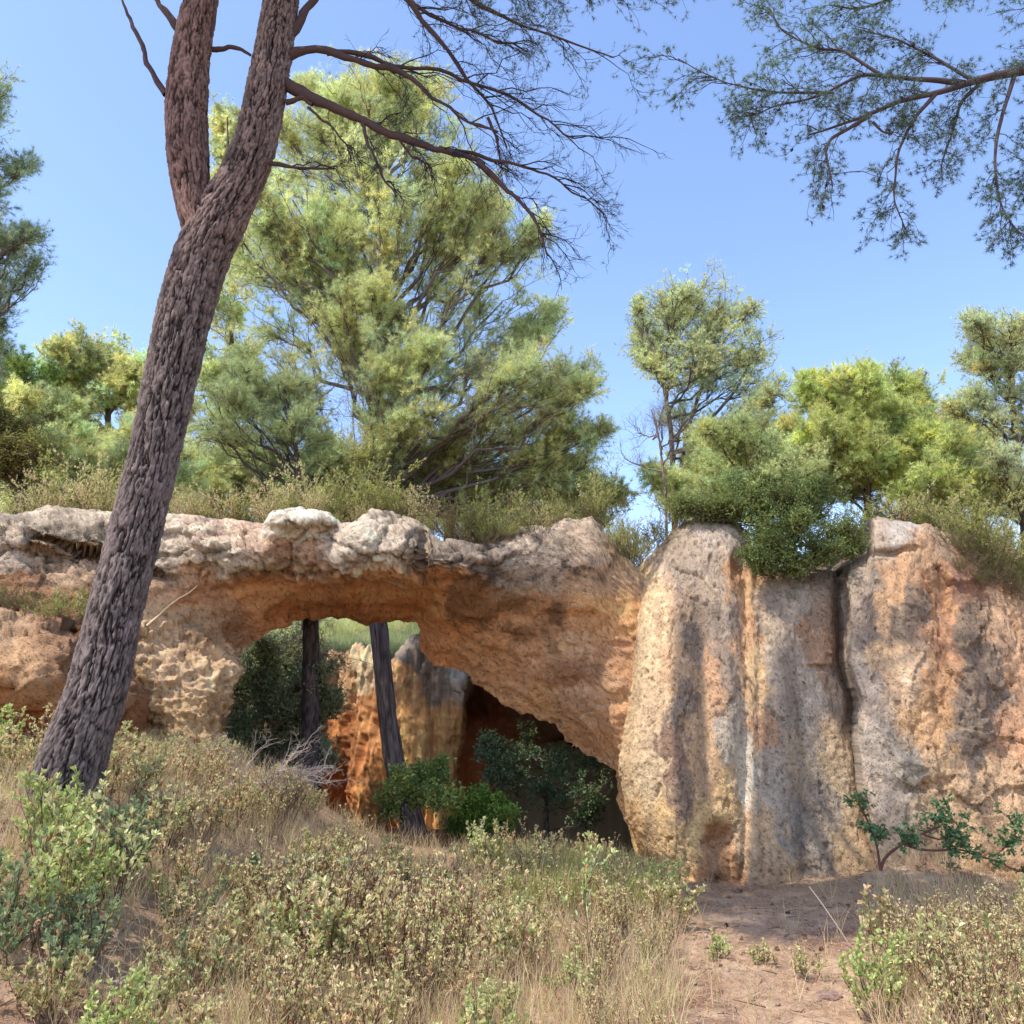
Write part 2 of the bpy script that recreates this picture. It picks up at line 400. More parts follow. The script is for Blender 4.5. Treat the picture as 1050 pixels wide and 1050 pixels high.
arch_cols = [(-60, 540, grey), (20, 540, S_(190, 176, 158)), (75, 540, S_(186, 172, 152)), (60, 575, S_(182, 152, 124)), (10, 570, grey), (120, 545, pale), (110, 600, S_(165, 132, 104)), (60, 620, brown), (0, 610, brown),
 (170, 560, pale), (200, 545, S_(216, 190, 168)), (245, 545, S_(210, 178, 156)), (240, 575, pale), (180, 595, S_(200, 160, 130)), (205, 610, S_(176, 128, 96)), (310, 530, S_(218, 208, 192)), (310, 560, S_(186, 150, 124)), (305, 585, S_(196, 176, 156)), (330, 580, S_(170, 140, 116)), (375, 540, pale), (400, 570, S_(214, 200, 182)), (360, 575, S_(200, 186, 170)), (430, 560, S_(196, 178, 158)), (455, 580, S_(170, 152, 136)), (480, 570, S_(158, 144, 132)), (500, 590, S_(128, 112, 100)), (510, 560, S_(176, 160, 146)),
 (560, 560, S_(184, 166, 148)), (600, 560, S_(192, 170, 148)), (620, 600, S_(186, 152, 122)), (570, 590, S_(172, 154, 138)), (530, 580, S_(160, 144, 130)), (625, 625, S_(210, 156, 100)), (610, 640, S_(196, 140, 90)),
 (250, 612, orange), (300, 605, orange), (350, 600, S_(206, 150, 106)), (400, 604, S_(214, 158, 110)), (450, 610, orange), (300, 625, dorange), (360, 622, S_(190, 124, 78)), (410, 625, dorange), (240, 645, S_(182, 128, 88)), (215, 635, S_(186, 146, 112)), (190, 640, S_(198, 160, 124)), (265, 640, dorange),
 (500, 612, S_(140, 104, 78)), (530, 620, S_(126, 98, 76)), (560, 630, S_(168, 122, 86)), (490, 625, S_(134, 96, 68)), (460, 650, S_(210, 142, 90)), (450, 670, S_(206, 134, 82)), (490, 670, S_(204, 148, 102)), (520, 650, S_(190, 142, 104)), (540, 680, S_(200, 150, 110)), (580, 660, S_(190, 150, 116)), (620, 670, S_(182, 134, 96)), (560, 720, S_(212, 156, 108)), (600, 720, S_(198, 154, 118)), (620, 740, S_(196, 146, 104)), (600, 765, S_(196, 140, 94)), (635, 780, S_(196, 146, 100)), (590, 690, S_(160, 118, 88)),
 (150, 660, cream), (180, 690, cream), (220, 690, S_(238, 200, 156)), (150, 700, S_(206, 170, 124)), (200, 730, S_(222, 184, 132)), (225, 740, S_(208, 162, 112)), (160, 745, S_(204, 158, 108)), (130, 760, S_(160, 124, 92)), (200, 780, brown), (645, 850, yel), (50, 700, brown), (0, 700, brown), (640, 560, S_(200, 172, 142))]
def arch_col(U, V, X):
    w = fbm(X*1.4, 3, 61); w2 = fbm(X*1.4, 3, 67)
    C = idw(arch_cols, U+26*w+20*fbm(X*7, 5, 63, .65), V+16*w2+13*fbm(X*9, 5, 65, .65), 1, 1.25, 5)
    n = fbm(X*4, 4, 71); n2 = fbm(X*13, 3, 75)
    C = C*(1+.28*n+.2*n2)[..., None]
    C = C*.86+.14*S_(196, 164, 130)
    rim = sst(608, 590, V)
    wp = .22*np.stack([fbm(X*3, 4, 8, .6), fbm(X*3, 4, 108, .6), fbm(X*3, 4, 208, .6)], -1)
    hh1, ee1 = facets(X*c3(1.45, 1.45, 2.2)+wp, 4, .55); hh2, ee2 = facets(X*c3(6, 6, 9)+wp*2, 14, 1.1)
    C = C*(1+rim*(.35*hh1+.3*hh2-.45*np.clip(1-ee1/.07, 0, 1)-.3*np.clip(1-ee2/.07, 0, 1)))[..., None]  # cavity shade and crevice dirt both painted into the colour along facet seams
    lich = sst(.12, .45, fbm(X*c3(3, 3, 4), 4, 81))*rim
    C = C*(1-.5*lich[..., None])+.5*lich[..., None]*S_(120, 112, 104)*.8
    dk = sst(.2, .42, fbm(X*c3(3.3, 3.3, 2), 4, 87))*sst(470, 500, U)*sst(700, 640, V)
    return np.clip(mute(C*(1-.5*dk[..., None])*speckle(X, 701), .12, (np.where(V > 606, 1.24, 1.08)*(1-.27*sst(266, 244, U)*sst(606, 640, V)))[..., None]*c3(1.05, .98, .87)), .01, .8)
cst = lambda a: (lambda v: np.full(np.shape(v), float(a)))
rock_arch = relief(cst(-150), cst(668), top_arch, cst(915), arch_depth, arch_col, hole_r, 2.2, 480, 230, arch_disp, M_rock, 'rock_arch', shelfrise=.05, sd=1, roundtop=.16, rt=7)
tag(rock_arch, 'natural rock arch with pale cornice and orange underside spanning the quarry opening', 'rock arch')

# ---- right cliff, two slabs parted by the crack
c1L = pl([(500, 668), (571, 660), (600, 652), (655, 646), (724, 642), (785, 633), (842, 643), (872, 655), (897, 678), (920, 690)])
crk = [(500, 856), (587, 858), (632, 860), (678, 861), (716, 875), (747, 872), (811, 880), (861, 893), (900, 904), (930, 908)]
c1R = pl(crk); c2L = pl([(v, u+w+1.2*math.sin(v*.07)) for (v, u), w in zip(crk, [5, 5, 5.5, 6, 6, 5, 4, 3.4, 2.8, 2.4])])
cliff1Y = tps([(700, 530, 10.75), (745, 530, 10.6), (800, 590, 10.6), (850, 590, 10.45), (660, 600, 10.7), (720, 600, 10.45), (660, 700, 10.35), (700, 700, 10.2), (780, 700, 10.15), (860, 700, 10.25), (650, 800, 10.25), (720, 850, 10.0), (800, 850, 10.02), (880, 850, 10.1), (672, 885, 10.25), (760, 900, 9.95), (900, 900, 10.0)])
def cliff1_depth(U, V):
    Y = cliff1Y(U, V)
    w = 6*fbm(np.stack([U*.01, V*.008, U*0], -1), 3, 5)
    for uu, a, wd, va, vb in [(690, -.05, 9, 560, 900), (715, .05, 8, 600, 900), (735, -.06, 12, 600, 900), (765, .08, 6, 545, 900), (748, -.05, 7, 560, 780), (800, -.05, 14, 600, 900), (822, .05, 5, 640, 900), (842, -.09, 13, 575, 690), (782, .05, 5, 620, 900)]:
        Y = Y+a*np.exp(-((U-uu-w)/wd)**2)*sst(va-15, va+15, V)*sst(vb+15, vb-15, V)
    Y = Y+lump(U, V, 736, 858, 15, 13, .20, 3)+lump(U, V, 728, 872, 8, 14, .08, 3)
    Y = Y+lump(U, V, 757, 577, 6, 13, .14, 3)+lump(U, V, 840, 685, 18, 3, .06, 3)
    Y = Y+.25*sst(8, 0, c1R(V)-U)*sst(790, 700, V)
    return Y
def cliff_disp(X, U, V):
    wp = .3*np.stack([fbm(X*2.5, 4, 8, .6), fbm(X*2.5, 4, 108, .6), fbm(X*2.5, 4, 208, .6)], -1)
    h1, e1 = facets(X*c3(1.8, 1.8, .9)+wp, 24, .8); h2, e2 = facets(X*c3(7, 7, 4)+wp*2, 25, 1.); h3, e3 = facets(X*c3(18, 18, 13)+wp*4, 26, 1.1)
    st = np.sin((X[..., 0]*1.5+X[..., 2]*1.1)*55+9*fbm(X*1.5, 3, 9))*sst(.0, .4, fbm(X*1.2, 2, 29))
    m = sst(-.3, .4, fbm(X*.9, 2, 33))
    return .022*fbm(X*c3(2.4, 2.4, .6), 4, 12)+.012*ridge(X*c3(6, 6, 2.0), 3, 17)+.016*fbm(X*10, 5, 19, .65)+.022*h1-.02*np.clip(1-e1/.03, 0, 1)*m+.014*m*h2+.007*h3+.002*st-.04*sst(.46, .6, fbm(X*c3(7, 7, 5), 3, 99))
cl_grey = S_(170, 150, 128); cl_blue = S_(172, 158, 140); cl_tan = S_(206, 166, 122); cl_or = S_(208, 162, 114); cl_cream = S_(226, 192, 142); cl_dark = S_(124, 106, 92)
cliff1_cols = [(700, 560, cl_grey), (725, 540, S_(176, 160, 146)), (680, 580, S_(178, 158, 140)), (715, 590, S_(172, 152, 134)), (757, 552, S_(190, 172, 152)), (757, 585, S_(188, 134, 92)), (765, 605, cl_or), (700, 620, S_(190, 158, 126)), (740, 610, cl_grey), (740, 640, S_(128, 114, 104)), (715, 645, cl_dark), (690, 640, cl_tan), (665, 620, cl_cream), (655, 680, cl_cream), (668, 720, S_(214, 178, 134)), (650, 760, S_(222, 186, 138)), (665, 790, cl_cream), (690, 690, S_(204, 160, 114)), (695, 720, S_(128, 110, 96)), (690, 770, S_(134, 100, 84)), (692, 820, S_(150, 118, 96)), (712, 720, cl_or), (718, 780, cl_or), (730, 700, S_(196, 146, 104)), (745, 700, S_(140, 122, 108)), (755, 740, cl_blue), (765, 790, S_(190, 178, 158)), (768, 820, S_(204, 192, 172)), (772, 850, cl_tan), (740, 830, yel), (715, 840, S_(222, 176, 108)), (735, 862, S_(176, 116, 62)), (700, 870, yel), (670, 860, yel), (665, 885, S_(206, 160, 100)), (765, 660, S_(196, 148, 104)), (775, 690, S_(224, 184, 128)), (775, 720, S_(208, 168, 120)), (780, 760, S_(178, 132, 98)), (790, 640, cl_grey), (800, 680, cl_grey), (810, 620, S_(158, 142, 126)), (835, 600, S_(120, 98, 82)), (845, 640, S_(120, 92, 74)), (836, 660, S_(150, 108, 78)), (820, 700, S_(168, 150, 134)), (800, 740, S_(162, 148, 132)), (790, 800, S_(164, 150, 134)), (815, 790, S_(204, 178, 144)), (835, 740, S_(160, 144, 128)), (855, 720, S_(110, 96, 86)), (855, 750, S_(190, 158, 118)), (860, 800, S_(196, 166, 126)), (835, 820, S_(148, 134, 120)), (845, 860, S_(170, 150, 128)), (815, 850, S_(162, 150, 138)), (800, 880, cl_tan), (870, 860, S_(204, 166, 116)), (885, 890, S_(192, 152, 108)), (780, 895, S_(180, 140, 100))]
def streaks(X, U, V, C, sd, lo=.12):
    s1 = fbm(np.stack([X[..., 0]*3.6+.25*fbm(X*1.5, 2, 3), X[..., 1]*0, X[..., 2]*.35], -1), 4, sd)
    s2 = fbm(np.stack([X[..., 0]*8+.3*fbm(X*2.5, 2, 4), X[..., 1]*0, X[..., 2]*.6], -1), 3, sd+5)
    d = sst(lo, lo+.3, s1+.35*s2)*sst(-.55, .1, fbm(X*1.3, 2, sd+9))
    C = C*(1-.45*d[..., None])+.45*d[..., None]*S_(116, 100, 88)
    l = sst(.15, .45, -s1+.3*s2)
    return C*(1+.22*l[..., None])
def cliff1_col(U, V, X):
    C = idw(cliff1_cols, U+15*fbm(X*2.4, 3, 61)+19*fbm(X*c3(9, 9, 4), 5, 63, .65), V+40*fbm(X*c3(4, 1, 1.2), 5, 67, .65), 1.35, .62, 4.5)
    C = C*(1+.22*fbm(X*c3(5, 5, 3), 4, 71)+.16*fbm(X*16, 3, 75))[..., None]
    return np.clip(mute(streaks(X, U, V, C*.74+.26*S_(184, 154, 122), 200, .13)*speckle(X, 711), .14, 1.0*c3(1.02, .99, .93)), .01, .8)
top_c1 = pl([(630, 625), (645, 600), (656, 580), (668, 570), (688, 545), (715, 526), (741, 529), (768, 540), (774, 575), (800, 583), (833, 582), (858, 587), (900, 590)])
cliff1 = relief(c1L, c1R, top_c1, cst(912), cliff1_depth, cliff1_col, None, 3.4, 250, 260, cliff_disp, M_cliff, 'cliff_block', roundL=.9, roundR=.10, skew=1.1, shelfcol=(.2, .15, .1), sd=5, rt=12, roundtop=.5)
tag(cliff1, 'tall streaked ochre and grey cliff slab left of the dark vertical crack', 'cliff')

cliff2Y = tps([(870, 590, 10.25), (896, 533, 10.5), (900, 560, 10.35), (960, 540, 10.45), (1040, 590, 10.6), (1200, 600, 10.8), (880, 700, 9.98), (950, 700, 9.9), (1050, 700, 10.0), (1200, 700, 10.1), (900, 880, 9.9), (1000, 890, 9.75), (1200, 900, 9.6), (910, 640, 10.1), (1000, 640, 10.15)])
def cliff2_depth(U, V):
    Y0 = cliff2Y(U, V); Y = Y0; w = 8*fbm(np.stack([U*.02, V*.02, U*0], -1), 3, 15); Uw = U+w; Vw = V+w
    Y = Y+lump(Uw, Vw, 925, 550, 34, 14, -.22)+lump(Uw, Vw, 915, 566, 26, 3, .12)
    Y = Y+lump(Uw, Vw, 965, 630, 22, 34, .2, 3)+lump(Uw, Vw, 935, 600, 10, 40, -.12)+lump(Uw, Vw, 990, 700, 16, 60, -.12)+lump(Uw, Vw, 955, 735, 24, 22, .16, 3)
    Y = Y+lump(Uw, Vw, 1010, 640, 14, 60, .1)+lump(Uw, Vw, 1035, 760, 18, 60, .14, 3)+lump(Uw, Vw, 940, 790, 30, 14, -.1)+lump(Uw, Vw, 900, 620, 26, 40, -.08)
    Y = Y0+.55*(Y-Y0)
    Y = Y+.25*sst(8, 0, U-c2L(V))*sst(790, 700, V)
    return Y
def cliff2_disp(X, U, V):
    ch = sst(915, 945, U)*sst(560, 600, V)*sst(860, 800, V)
    h1, e1 = facets(X*c3(2.4, 2.4, 1.9)+.5*fbm(X*2, 3, 8)[..., None], 44, .9); h2, e2 = facets(X*c3(6, 6, 5)+.5*fbm(X*3, 3, 8)[..., None], 45, 1.)
    return cliff_disp(X, U, V)+ch*(.085*h1+.025*h2+.015*ridge(X*c3(3, 3, 3), 4, 47))+(1-ch)*.02*fbm(X*5, 3, 7)
cliff2_cols = [(905, 540, S_(180, 160, 140)), (925, 534, S_(190, 180, 168)), (940, 560, S_(196, 150, 108)), (960, 545, S_(184, 150, 118)), (880, 600, S_(154, 136, 118)), (890, 640, S_(116, 104, 96)), (885, 620, S_(134, 120, 110)), (912, 620, S_(206, 158, 112)), (920, 590, S_(200, 150, 104)), (930, 620, S_(120, 104, 92)), (960, 610, S_(200, 140, 90)), (965, 650, S_(196, 134, 88)), (985, 590, S_(150, 100, 76)), (990, 640, S_(116, 98, 84)), (1000, 680, S_(130, 110, 94)), (1005, 720, S_(130, 112, 98)), (1000, 760, S_(112, 100, 90)), (1030, 640, S_(190, 146, 108)), (1045, 700, S_(190, 142, 102)), (1040, 760, S_(190, 138, 100)), (1020, 800, S_(206, 164, 120)), (870, 680, S_(180, 160, 140)), (890, 700, S_(168, 150, 134)), (910, 680, cl_tan), (930, 700, S_(196, 162, 128)), (950, 740, S_(208, 158, 106)), (965, 700, S_(204, 148, 98)), (900, 760, S_(166, 152, 138)), (930, 790, S_(168, 154, 136)), (905, 810, S_(176, 156, 138)), (890, 840, S_(176, 152, 130)), (925, 850, S_(182, 156, 130)), (960, 800, S_(204, 164, 120)), (980, 850, S_(204, 162, 116)), (1020, 860, S_(196, 154, 112)), (960, 890, S_(178, 148, 122)), (1080, 700, S_(120, 100, 86)), (1150, 750, cl_tan)]
def cliff2_col(U, V, X):
    C = idw(cliff2_cols, U+12*fbm(X*2.4, 3, 161)+18*fbm(X*c3(8, 8, 5), 5, 163, .65), V+26*fbm(X*c3(4, 1, 1.6), 5, 167, .65), 1.2, .8, 4.5)
    C = C*(1+.24*fbm(X*c3(5, 5, 4), 4, 171)+.16*fbm(X*16, 3, 175))[..., None]
    return np.clip(mute(streaks(X, U, V, C*.74+.26*S_(184, 154, 122), 230, .24)*speckle(X, 721), .14, 1.0*c3(1.02, .99, .93)), .01, .8)
top_c2 = pl([(850, 600), (862, 590), (872, 578), (889, 566), (894, 545), (897, 533), (924, 531), (955, 537), (975, 545), (993, 556), (1031, 579), (1050, 592), (1200, 600)])
cliff2 = relief(c2L, cst(1200), top_c2, cst(916), cliff2_depth, cliff2_col, None, 3.4, 260, 260, cliff2_disp, M_cliff, 'cliff_block', roundL=.10, shelfcol=(.2, .15, .1), sd=9, roundtop=.45)
tag(cliff2, 'chunky orange and grey cliff slab right of the dark crack, capped with a flat stone', 'cliff')

# ---- boulder ledge lower left
bY = tps([(-150, 615, 8.9), (0, 625, 8.9), (80, 644, 9.1), (140, 690, 9.4), (0, 660, 8.55), (60, 680, 8.7), (0, 700, 8.5), (60, 720, 8.75), (0, 740, 8.85), (60, 760, 9.1), (0, 790, 9.3), (-150, 700, 8.5), (-150, 790, 9.2), (120, 740, 9.3)])
def b_disp(X, U, V): return .06*fbm(X*2, 4, 301)+.02*ridge(X*c3(3, 3, 6), 4, 303)+.02*fbm(X*11, 3, 305)+.09*facets(X*c3(2.2, 2.2, 3)+.3*fbm(X*3, 3, 8)[..., None], 64, .9)[0]+.012*facets(X*c3(7, 7, 9), 65, 1)[0]
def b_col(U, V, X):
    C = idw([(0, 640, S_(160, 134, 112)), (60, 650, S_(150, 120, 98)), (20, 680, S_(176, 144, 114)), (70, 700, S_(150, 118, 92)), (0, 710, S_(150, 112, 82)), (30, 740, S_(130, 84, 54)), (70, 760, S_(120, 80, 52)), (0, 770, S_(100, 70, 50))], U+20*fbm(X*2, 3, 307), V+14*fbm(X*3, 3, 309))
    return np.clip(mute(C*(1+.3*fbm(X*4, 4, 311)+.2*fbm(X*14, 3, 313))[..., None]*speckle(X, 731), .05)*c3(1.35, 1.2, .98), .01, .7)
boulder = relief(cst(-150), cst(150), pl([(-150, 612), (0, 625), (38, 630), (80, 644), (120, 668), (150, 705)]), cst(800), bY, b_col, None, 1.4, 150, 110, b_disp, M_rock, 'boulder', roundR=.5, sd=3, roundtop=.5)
tag(boulder, 'large brown undercut boulder behind the leaning pine trunk at the left edge', 'boulder')

# ---- quarry walls seen through the arch
qY = tps([(330, 700, 16.6), (345, 680, 16.3), (361, 664, 16.2), (400, 672, 16.0), (433, 653, 15.9), (470, 690, 15.7), (340, 800, 16.6), (364, 800, 16.0), (400, 850, 15.6), (450, 850, 15.4), (468, 720, 15.4), (465, 850, 15.4), (480, 780, 15.6)])
def q_disp(X, U, V):
    fl = fbm(np.stack([X[..., 0]*4.2-X[..., 2]*.75*sst(408, 360, U), X[..., 1]*0, X[..., 2]*.3], -1), 3, 401)
    return .22*fl+.09*ridge(X*c3(7, 7, 1.6), 4, 403)+.04*fbm(X*9, 4, 405)
def q_col(U, V, X):
    C = idw([(350, 690, S_(206, 170, 134)), (370, 680, S_(224, 194, 162)), (345, 740, S_(190, 130, 84)), (380, 740, S_(206, 150, 102)), (348, 800, S_(186, 124, 82)), (360, 780, S_(190, 130, 86)), (385, 820, S_(206, 150, 96)), (420, 665, S_(140, 132, 128)), (435, 675, S_(120, 112, 108)), (420, 700, S_(222, 170, 118)), (450, 700, S_(140, 128, 118)), (440, 750, S_(226, 170, 114)), (420, 800, S_(226, 168, 108)), (460, 760, S_(226, 168, 112)), (470, 692, S_(186, 180, 172)), (400, 690, S_(200, 160, 124))], U+6*fbm(X*2, 3, 407)+6*fbm(X*9, 4, 408), V+12*fbm(X*1, 3, 409)+8*fbm(X*8, 4, 410), 1.3, .8, 5)
    fl = fbm(np.stack([X[..., 0]*4.2-X[..., 2]*.75*sst(408, 360, U), X[..., 1]*0, X[..., 2]*.3], -1), 3, 401)
    d = sst(0, -.3, fl)*sst(860, 740, V)
    f2_ = fbm(np.stack([X[..., 0]*13-X[..., 2]*2.2*sst(408, 360, U)+.5*fbm(X*3, 3, 2), X[..., 1]*0, X[..., 2]*.8], -1), 4, 409)
    d = np.clip(d*.6+.9*sst(.05, .3, f2_), 0, 1)
    C = C*(1-.55*d[..., None])+.55*d[..., None]*S_(104, 82, 66)
    return np.clip(mute(C*(1+.25*fbm(X*5, 4, 411)+.2*fbm(X*16, 3, 413))[..., None], .08)*c3(1.36, 1.22, 1.02), .01, .85)
qtop = pl([(325, 700), (345, 672), (361, 664), (380, 667), (395, 672), (407, 685), (417, 664), (433, 652), (440, 662), (452, 683), (470, 690), (490, 694)])
qw = relief(pl([(660, 330), (740, 334), (830, 364), (900, 384)]), pl([(600, 484), (692, 484), (710, 469), (800, 464), (900, 462)]), qtop, cst(905), qY, q_col, None, 2.2, 150, 160, q_disp, M_cliff, 'quarry_wall', roundtop=.3, rt=4, sd=13, roundR=.3, shelfcol=(.3, .25, .14), roundL=.3)
tag(qw, 'sunlit fluted orange quarry wall with grey crest, seen through the arch behind the trunk', 'quarry wall')
cY = tps([(440, 694, 15.9), (560, 700, 15.7), (760, 700, 15.6), (440, 703, 15.9), (560, 712, 15.8), (470, 730, 17.), (560, 760, 18.), (470, 850, 17.), (560, 850, 18.2), (760, 850, 18.2), (760, 740, 17.8)])
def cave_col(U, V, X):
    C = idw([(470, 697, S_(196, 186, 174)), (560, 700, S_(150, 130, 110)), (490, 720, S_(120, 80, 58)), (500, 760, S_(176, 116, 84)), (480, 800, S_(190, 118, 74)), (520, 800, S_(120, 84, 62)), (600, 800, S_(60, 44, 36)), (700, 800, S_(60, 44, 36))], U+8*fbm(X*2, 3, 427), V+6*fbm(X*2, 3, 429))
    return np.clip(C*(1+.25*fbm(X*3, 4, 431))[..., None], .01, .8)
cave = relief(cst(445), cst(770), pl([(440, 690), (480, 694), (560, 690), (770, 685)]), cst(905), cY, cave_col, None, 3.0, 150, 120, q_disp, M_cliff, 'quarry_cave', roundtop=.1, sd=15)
tag(cave, 'shaded reddish quarry hollow under a flat lip, deep behind the right leg of the arch', 'quarry wall')
lY = tps([(180, 680, 17.5), (350, 690, 17.6), (180, 900, 17.2), (350, 900, 17.3), (260, 780, 17.5)])
def pan_col(U, V, X):
    C = np.broadcast_to(S_(204, 112, 58), X.shape)*(1+.2*fbm(X*3, 4, 441))[..., None]
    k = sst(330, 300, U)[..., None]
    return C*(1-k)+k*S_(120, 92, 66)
lw = relief(cst(180), cst(380), pl([(180, 700), (300, 690), (380, 690)]), cst(905), lY, pan_col, None, 2.5, 90, 70, lambda X, U, V: .05*fbm(X*2, 3, 443), M_cliff, 'quarry_wall', sd=17)
tag(lw, 'smooth dark orange quarry wall behind the dark evergreen oak, farthest left through the arch', 'quarry wall')

# ------------------------------------------------------------------ ground
def ground_z(x, y):
    x = np.asarray(x, float); y = np.asarray(y, float)
    p = np.stack([x, y, x*0], -1)
    z = .92*sst(-1.4, -3.8, x)*sst(3.4, 6.0, y)*sst(13, 11, y)+.25*sst(-.5, -2.5, x)*sst(2, 7, y)*sst(13, 11, y)
    z = z+.18*sst(2.3, -.5, x)*sst(6, 9, y)*sst(12.5, 11, y)
    z = z+.05*fbm(p*.8, 3, 501)+.025*fbm(p*3.5, 3, 503)
    z = z+.25*np.exp(-(((x-4.4)/.9)**2+((y-9.6)/.35)**2))          # small earth heap at the cliff foot
    z = z-.75*sst(10.6, 11.8, y)*sst(-.9, .3, x)*sst(3.4, 3.0, x)
    hi_r = sst(3.3, 3.7, x)*sst(11.8, 12.2, y); hi_l = sst(-5.6, -6.0, x)*sst(10.8, 11.2, y); hi_b = sst(17.6, 18.0, y)
    lvl = 4.0+.05*fbm(p*1.5, 3, 505)
    lvb = 3.2+.21*np.clip(y-17.6, 0, 20)+.25*fbm(p*.3, 3, 507)
    lv = lvl*(1-sst(15, 22, y))+lvb*sst(15, 22, y)
    lv = np.where(hi_b > 0, np.where((hi_r > .5) | (hi_l > .5), lv, lvb), lv)
    h = np.maximum(np.maximum(hi_r, hi_l), hi_b)
    return z*(1-h)+lv*h
def axis(lo, hi, st, far, mul=1.25):
    a = list(np.arange(lo, hi+1e-6, st)); d = st
    while a[-1] < far[1]: d *= mul; a.append(a[-1]+d)
    d = st
    while a[0] > far[0]: d *= mul; a.insert(0, a[0]-d)
    return np.array(a)
gx = axis(-6.5, 6.5, .05, (-600, 600)); gy = axis(2.5, 13, .05, (-60, 900), 1.12)
GX, GY = np.meshgrid(gx, gy); GZ = ground_z(GX, GY)
pg = np.stack([GX, GY, GX*0], -1)
GZ = GZ+np.where((GY < 12), .012*fbm(pg*11, 2, 511), 0)
n1 = fbm(pg*1.1, 4, 521); n2 = fbm(pg*6, 3, 523)
base_c = S_(178, 148, 120); red_c = S_(146, 116, 94); lit_c = S_(222, 192, 158); gr_c = S_(150, 140, 100)
gc = base_c*np.ones(GX.shape+(1,)); k = sst(-.3, .4, n1)[..., None]; gc = gc*(1-k)+red_c*k
n3_ = fbm(pg*17, 4, 525, .65); gc = gc*(1+.5*n3_[..., None]); k = sst(.1, .5, n2)[..., None]*.6; gc = gc*(1-k)+lit_c*k
k = (sst(10.6, 11.6, GY)*sst(18, 17, GY))[..., None]; gc = gc*(1-k)+S_(120, 88, 66)*k
k = (sst(17.2, 18, GY))[..., None]; gc = gc*(1-k)+gr_c*k
k = (sst(8.3, 9.2, GY)*sst(.8, 1.4, GX)*sst(12, 11, GY)*sst(4.6, 3.6, GX))[..., None]*.5; gc = gc*(1-k)+S_(150, 128, 98)*k
mb = MB(); ii = np.arange(GX.size).reshape(GX.shape)
mb.add(np.stack([GX, GY, GZ], -1), gc.reshape(-1, 3), quad=np.stack([ii[:-1, :-1], ii[:-1, 1:], ii[1:, 1:], ii[1:, :-1]], -1))
g = mb.build('ground', M_soil, smooth=True); g['kind'] = 'structure'
def on_ground(px, py):
    """where the view ray through a photo pixel meets the ground"""
    d = ray(px, py)
    ys = np.linspace(3, 12, 400); x = d[0]/d[1]*ys; z = 1.6+d[2]/d[1]*ys; gz = ground_z(x, ys)
    i = np.argmax(z < gz); i = i if z[i] < gz[i] else 399
    return np.array([x[i], ys[i], gz[i]])

# ------------------------------------------------------------------ trees
BARK = S_(112, 96, 86); BARKD = S_(74, 62, 58); TWIG = S_(120, 104, 92)
def px_path(pts, Y, K=None):
    """pts: (px,py,width_px[,dY]) -> points (K,3), radii (K)"""
    a = np.array([p[:3] for p in pts], float); dy = np.array([p[3] if len(p) > 3 else 0 for p in pts])
    X = P(a[:, 0], a[:, 1], Y+dy); R = a[:, 2]*.5*pxm(a[:, 0], a[:, 1], Y+dy)
    if K:
        t = np.r_[0, np.cumsum(np.linalg.norm(np.diff(X, axis=0), axis=1))]; s = np.linspace(0, t[-1], K)
        # smooth (catmull-like) by interpolating then filtering
        X = np.stack([np.interp(s, t, X[:, i]) for i in range(3)], -1); R = np.interp(s, t, R)
        k = max(3, K//(len(pts)*3))|1
        if k > 2 and K > 8:
            w = np.ones(k)/k
            pad = lambda z: np.r_[2*z[0]-z[1:k//2+1][::-1], z, 2*z[-1]-z[-k//2:-1][::-1]]
            X = np.stack([np.convolve(pad(X[:, i]), w, 'valid') for i in range(3)], -1)[:K]
    return X, R
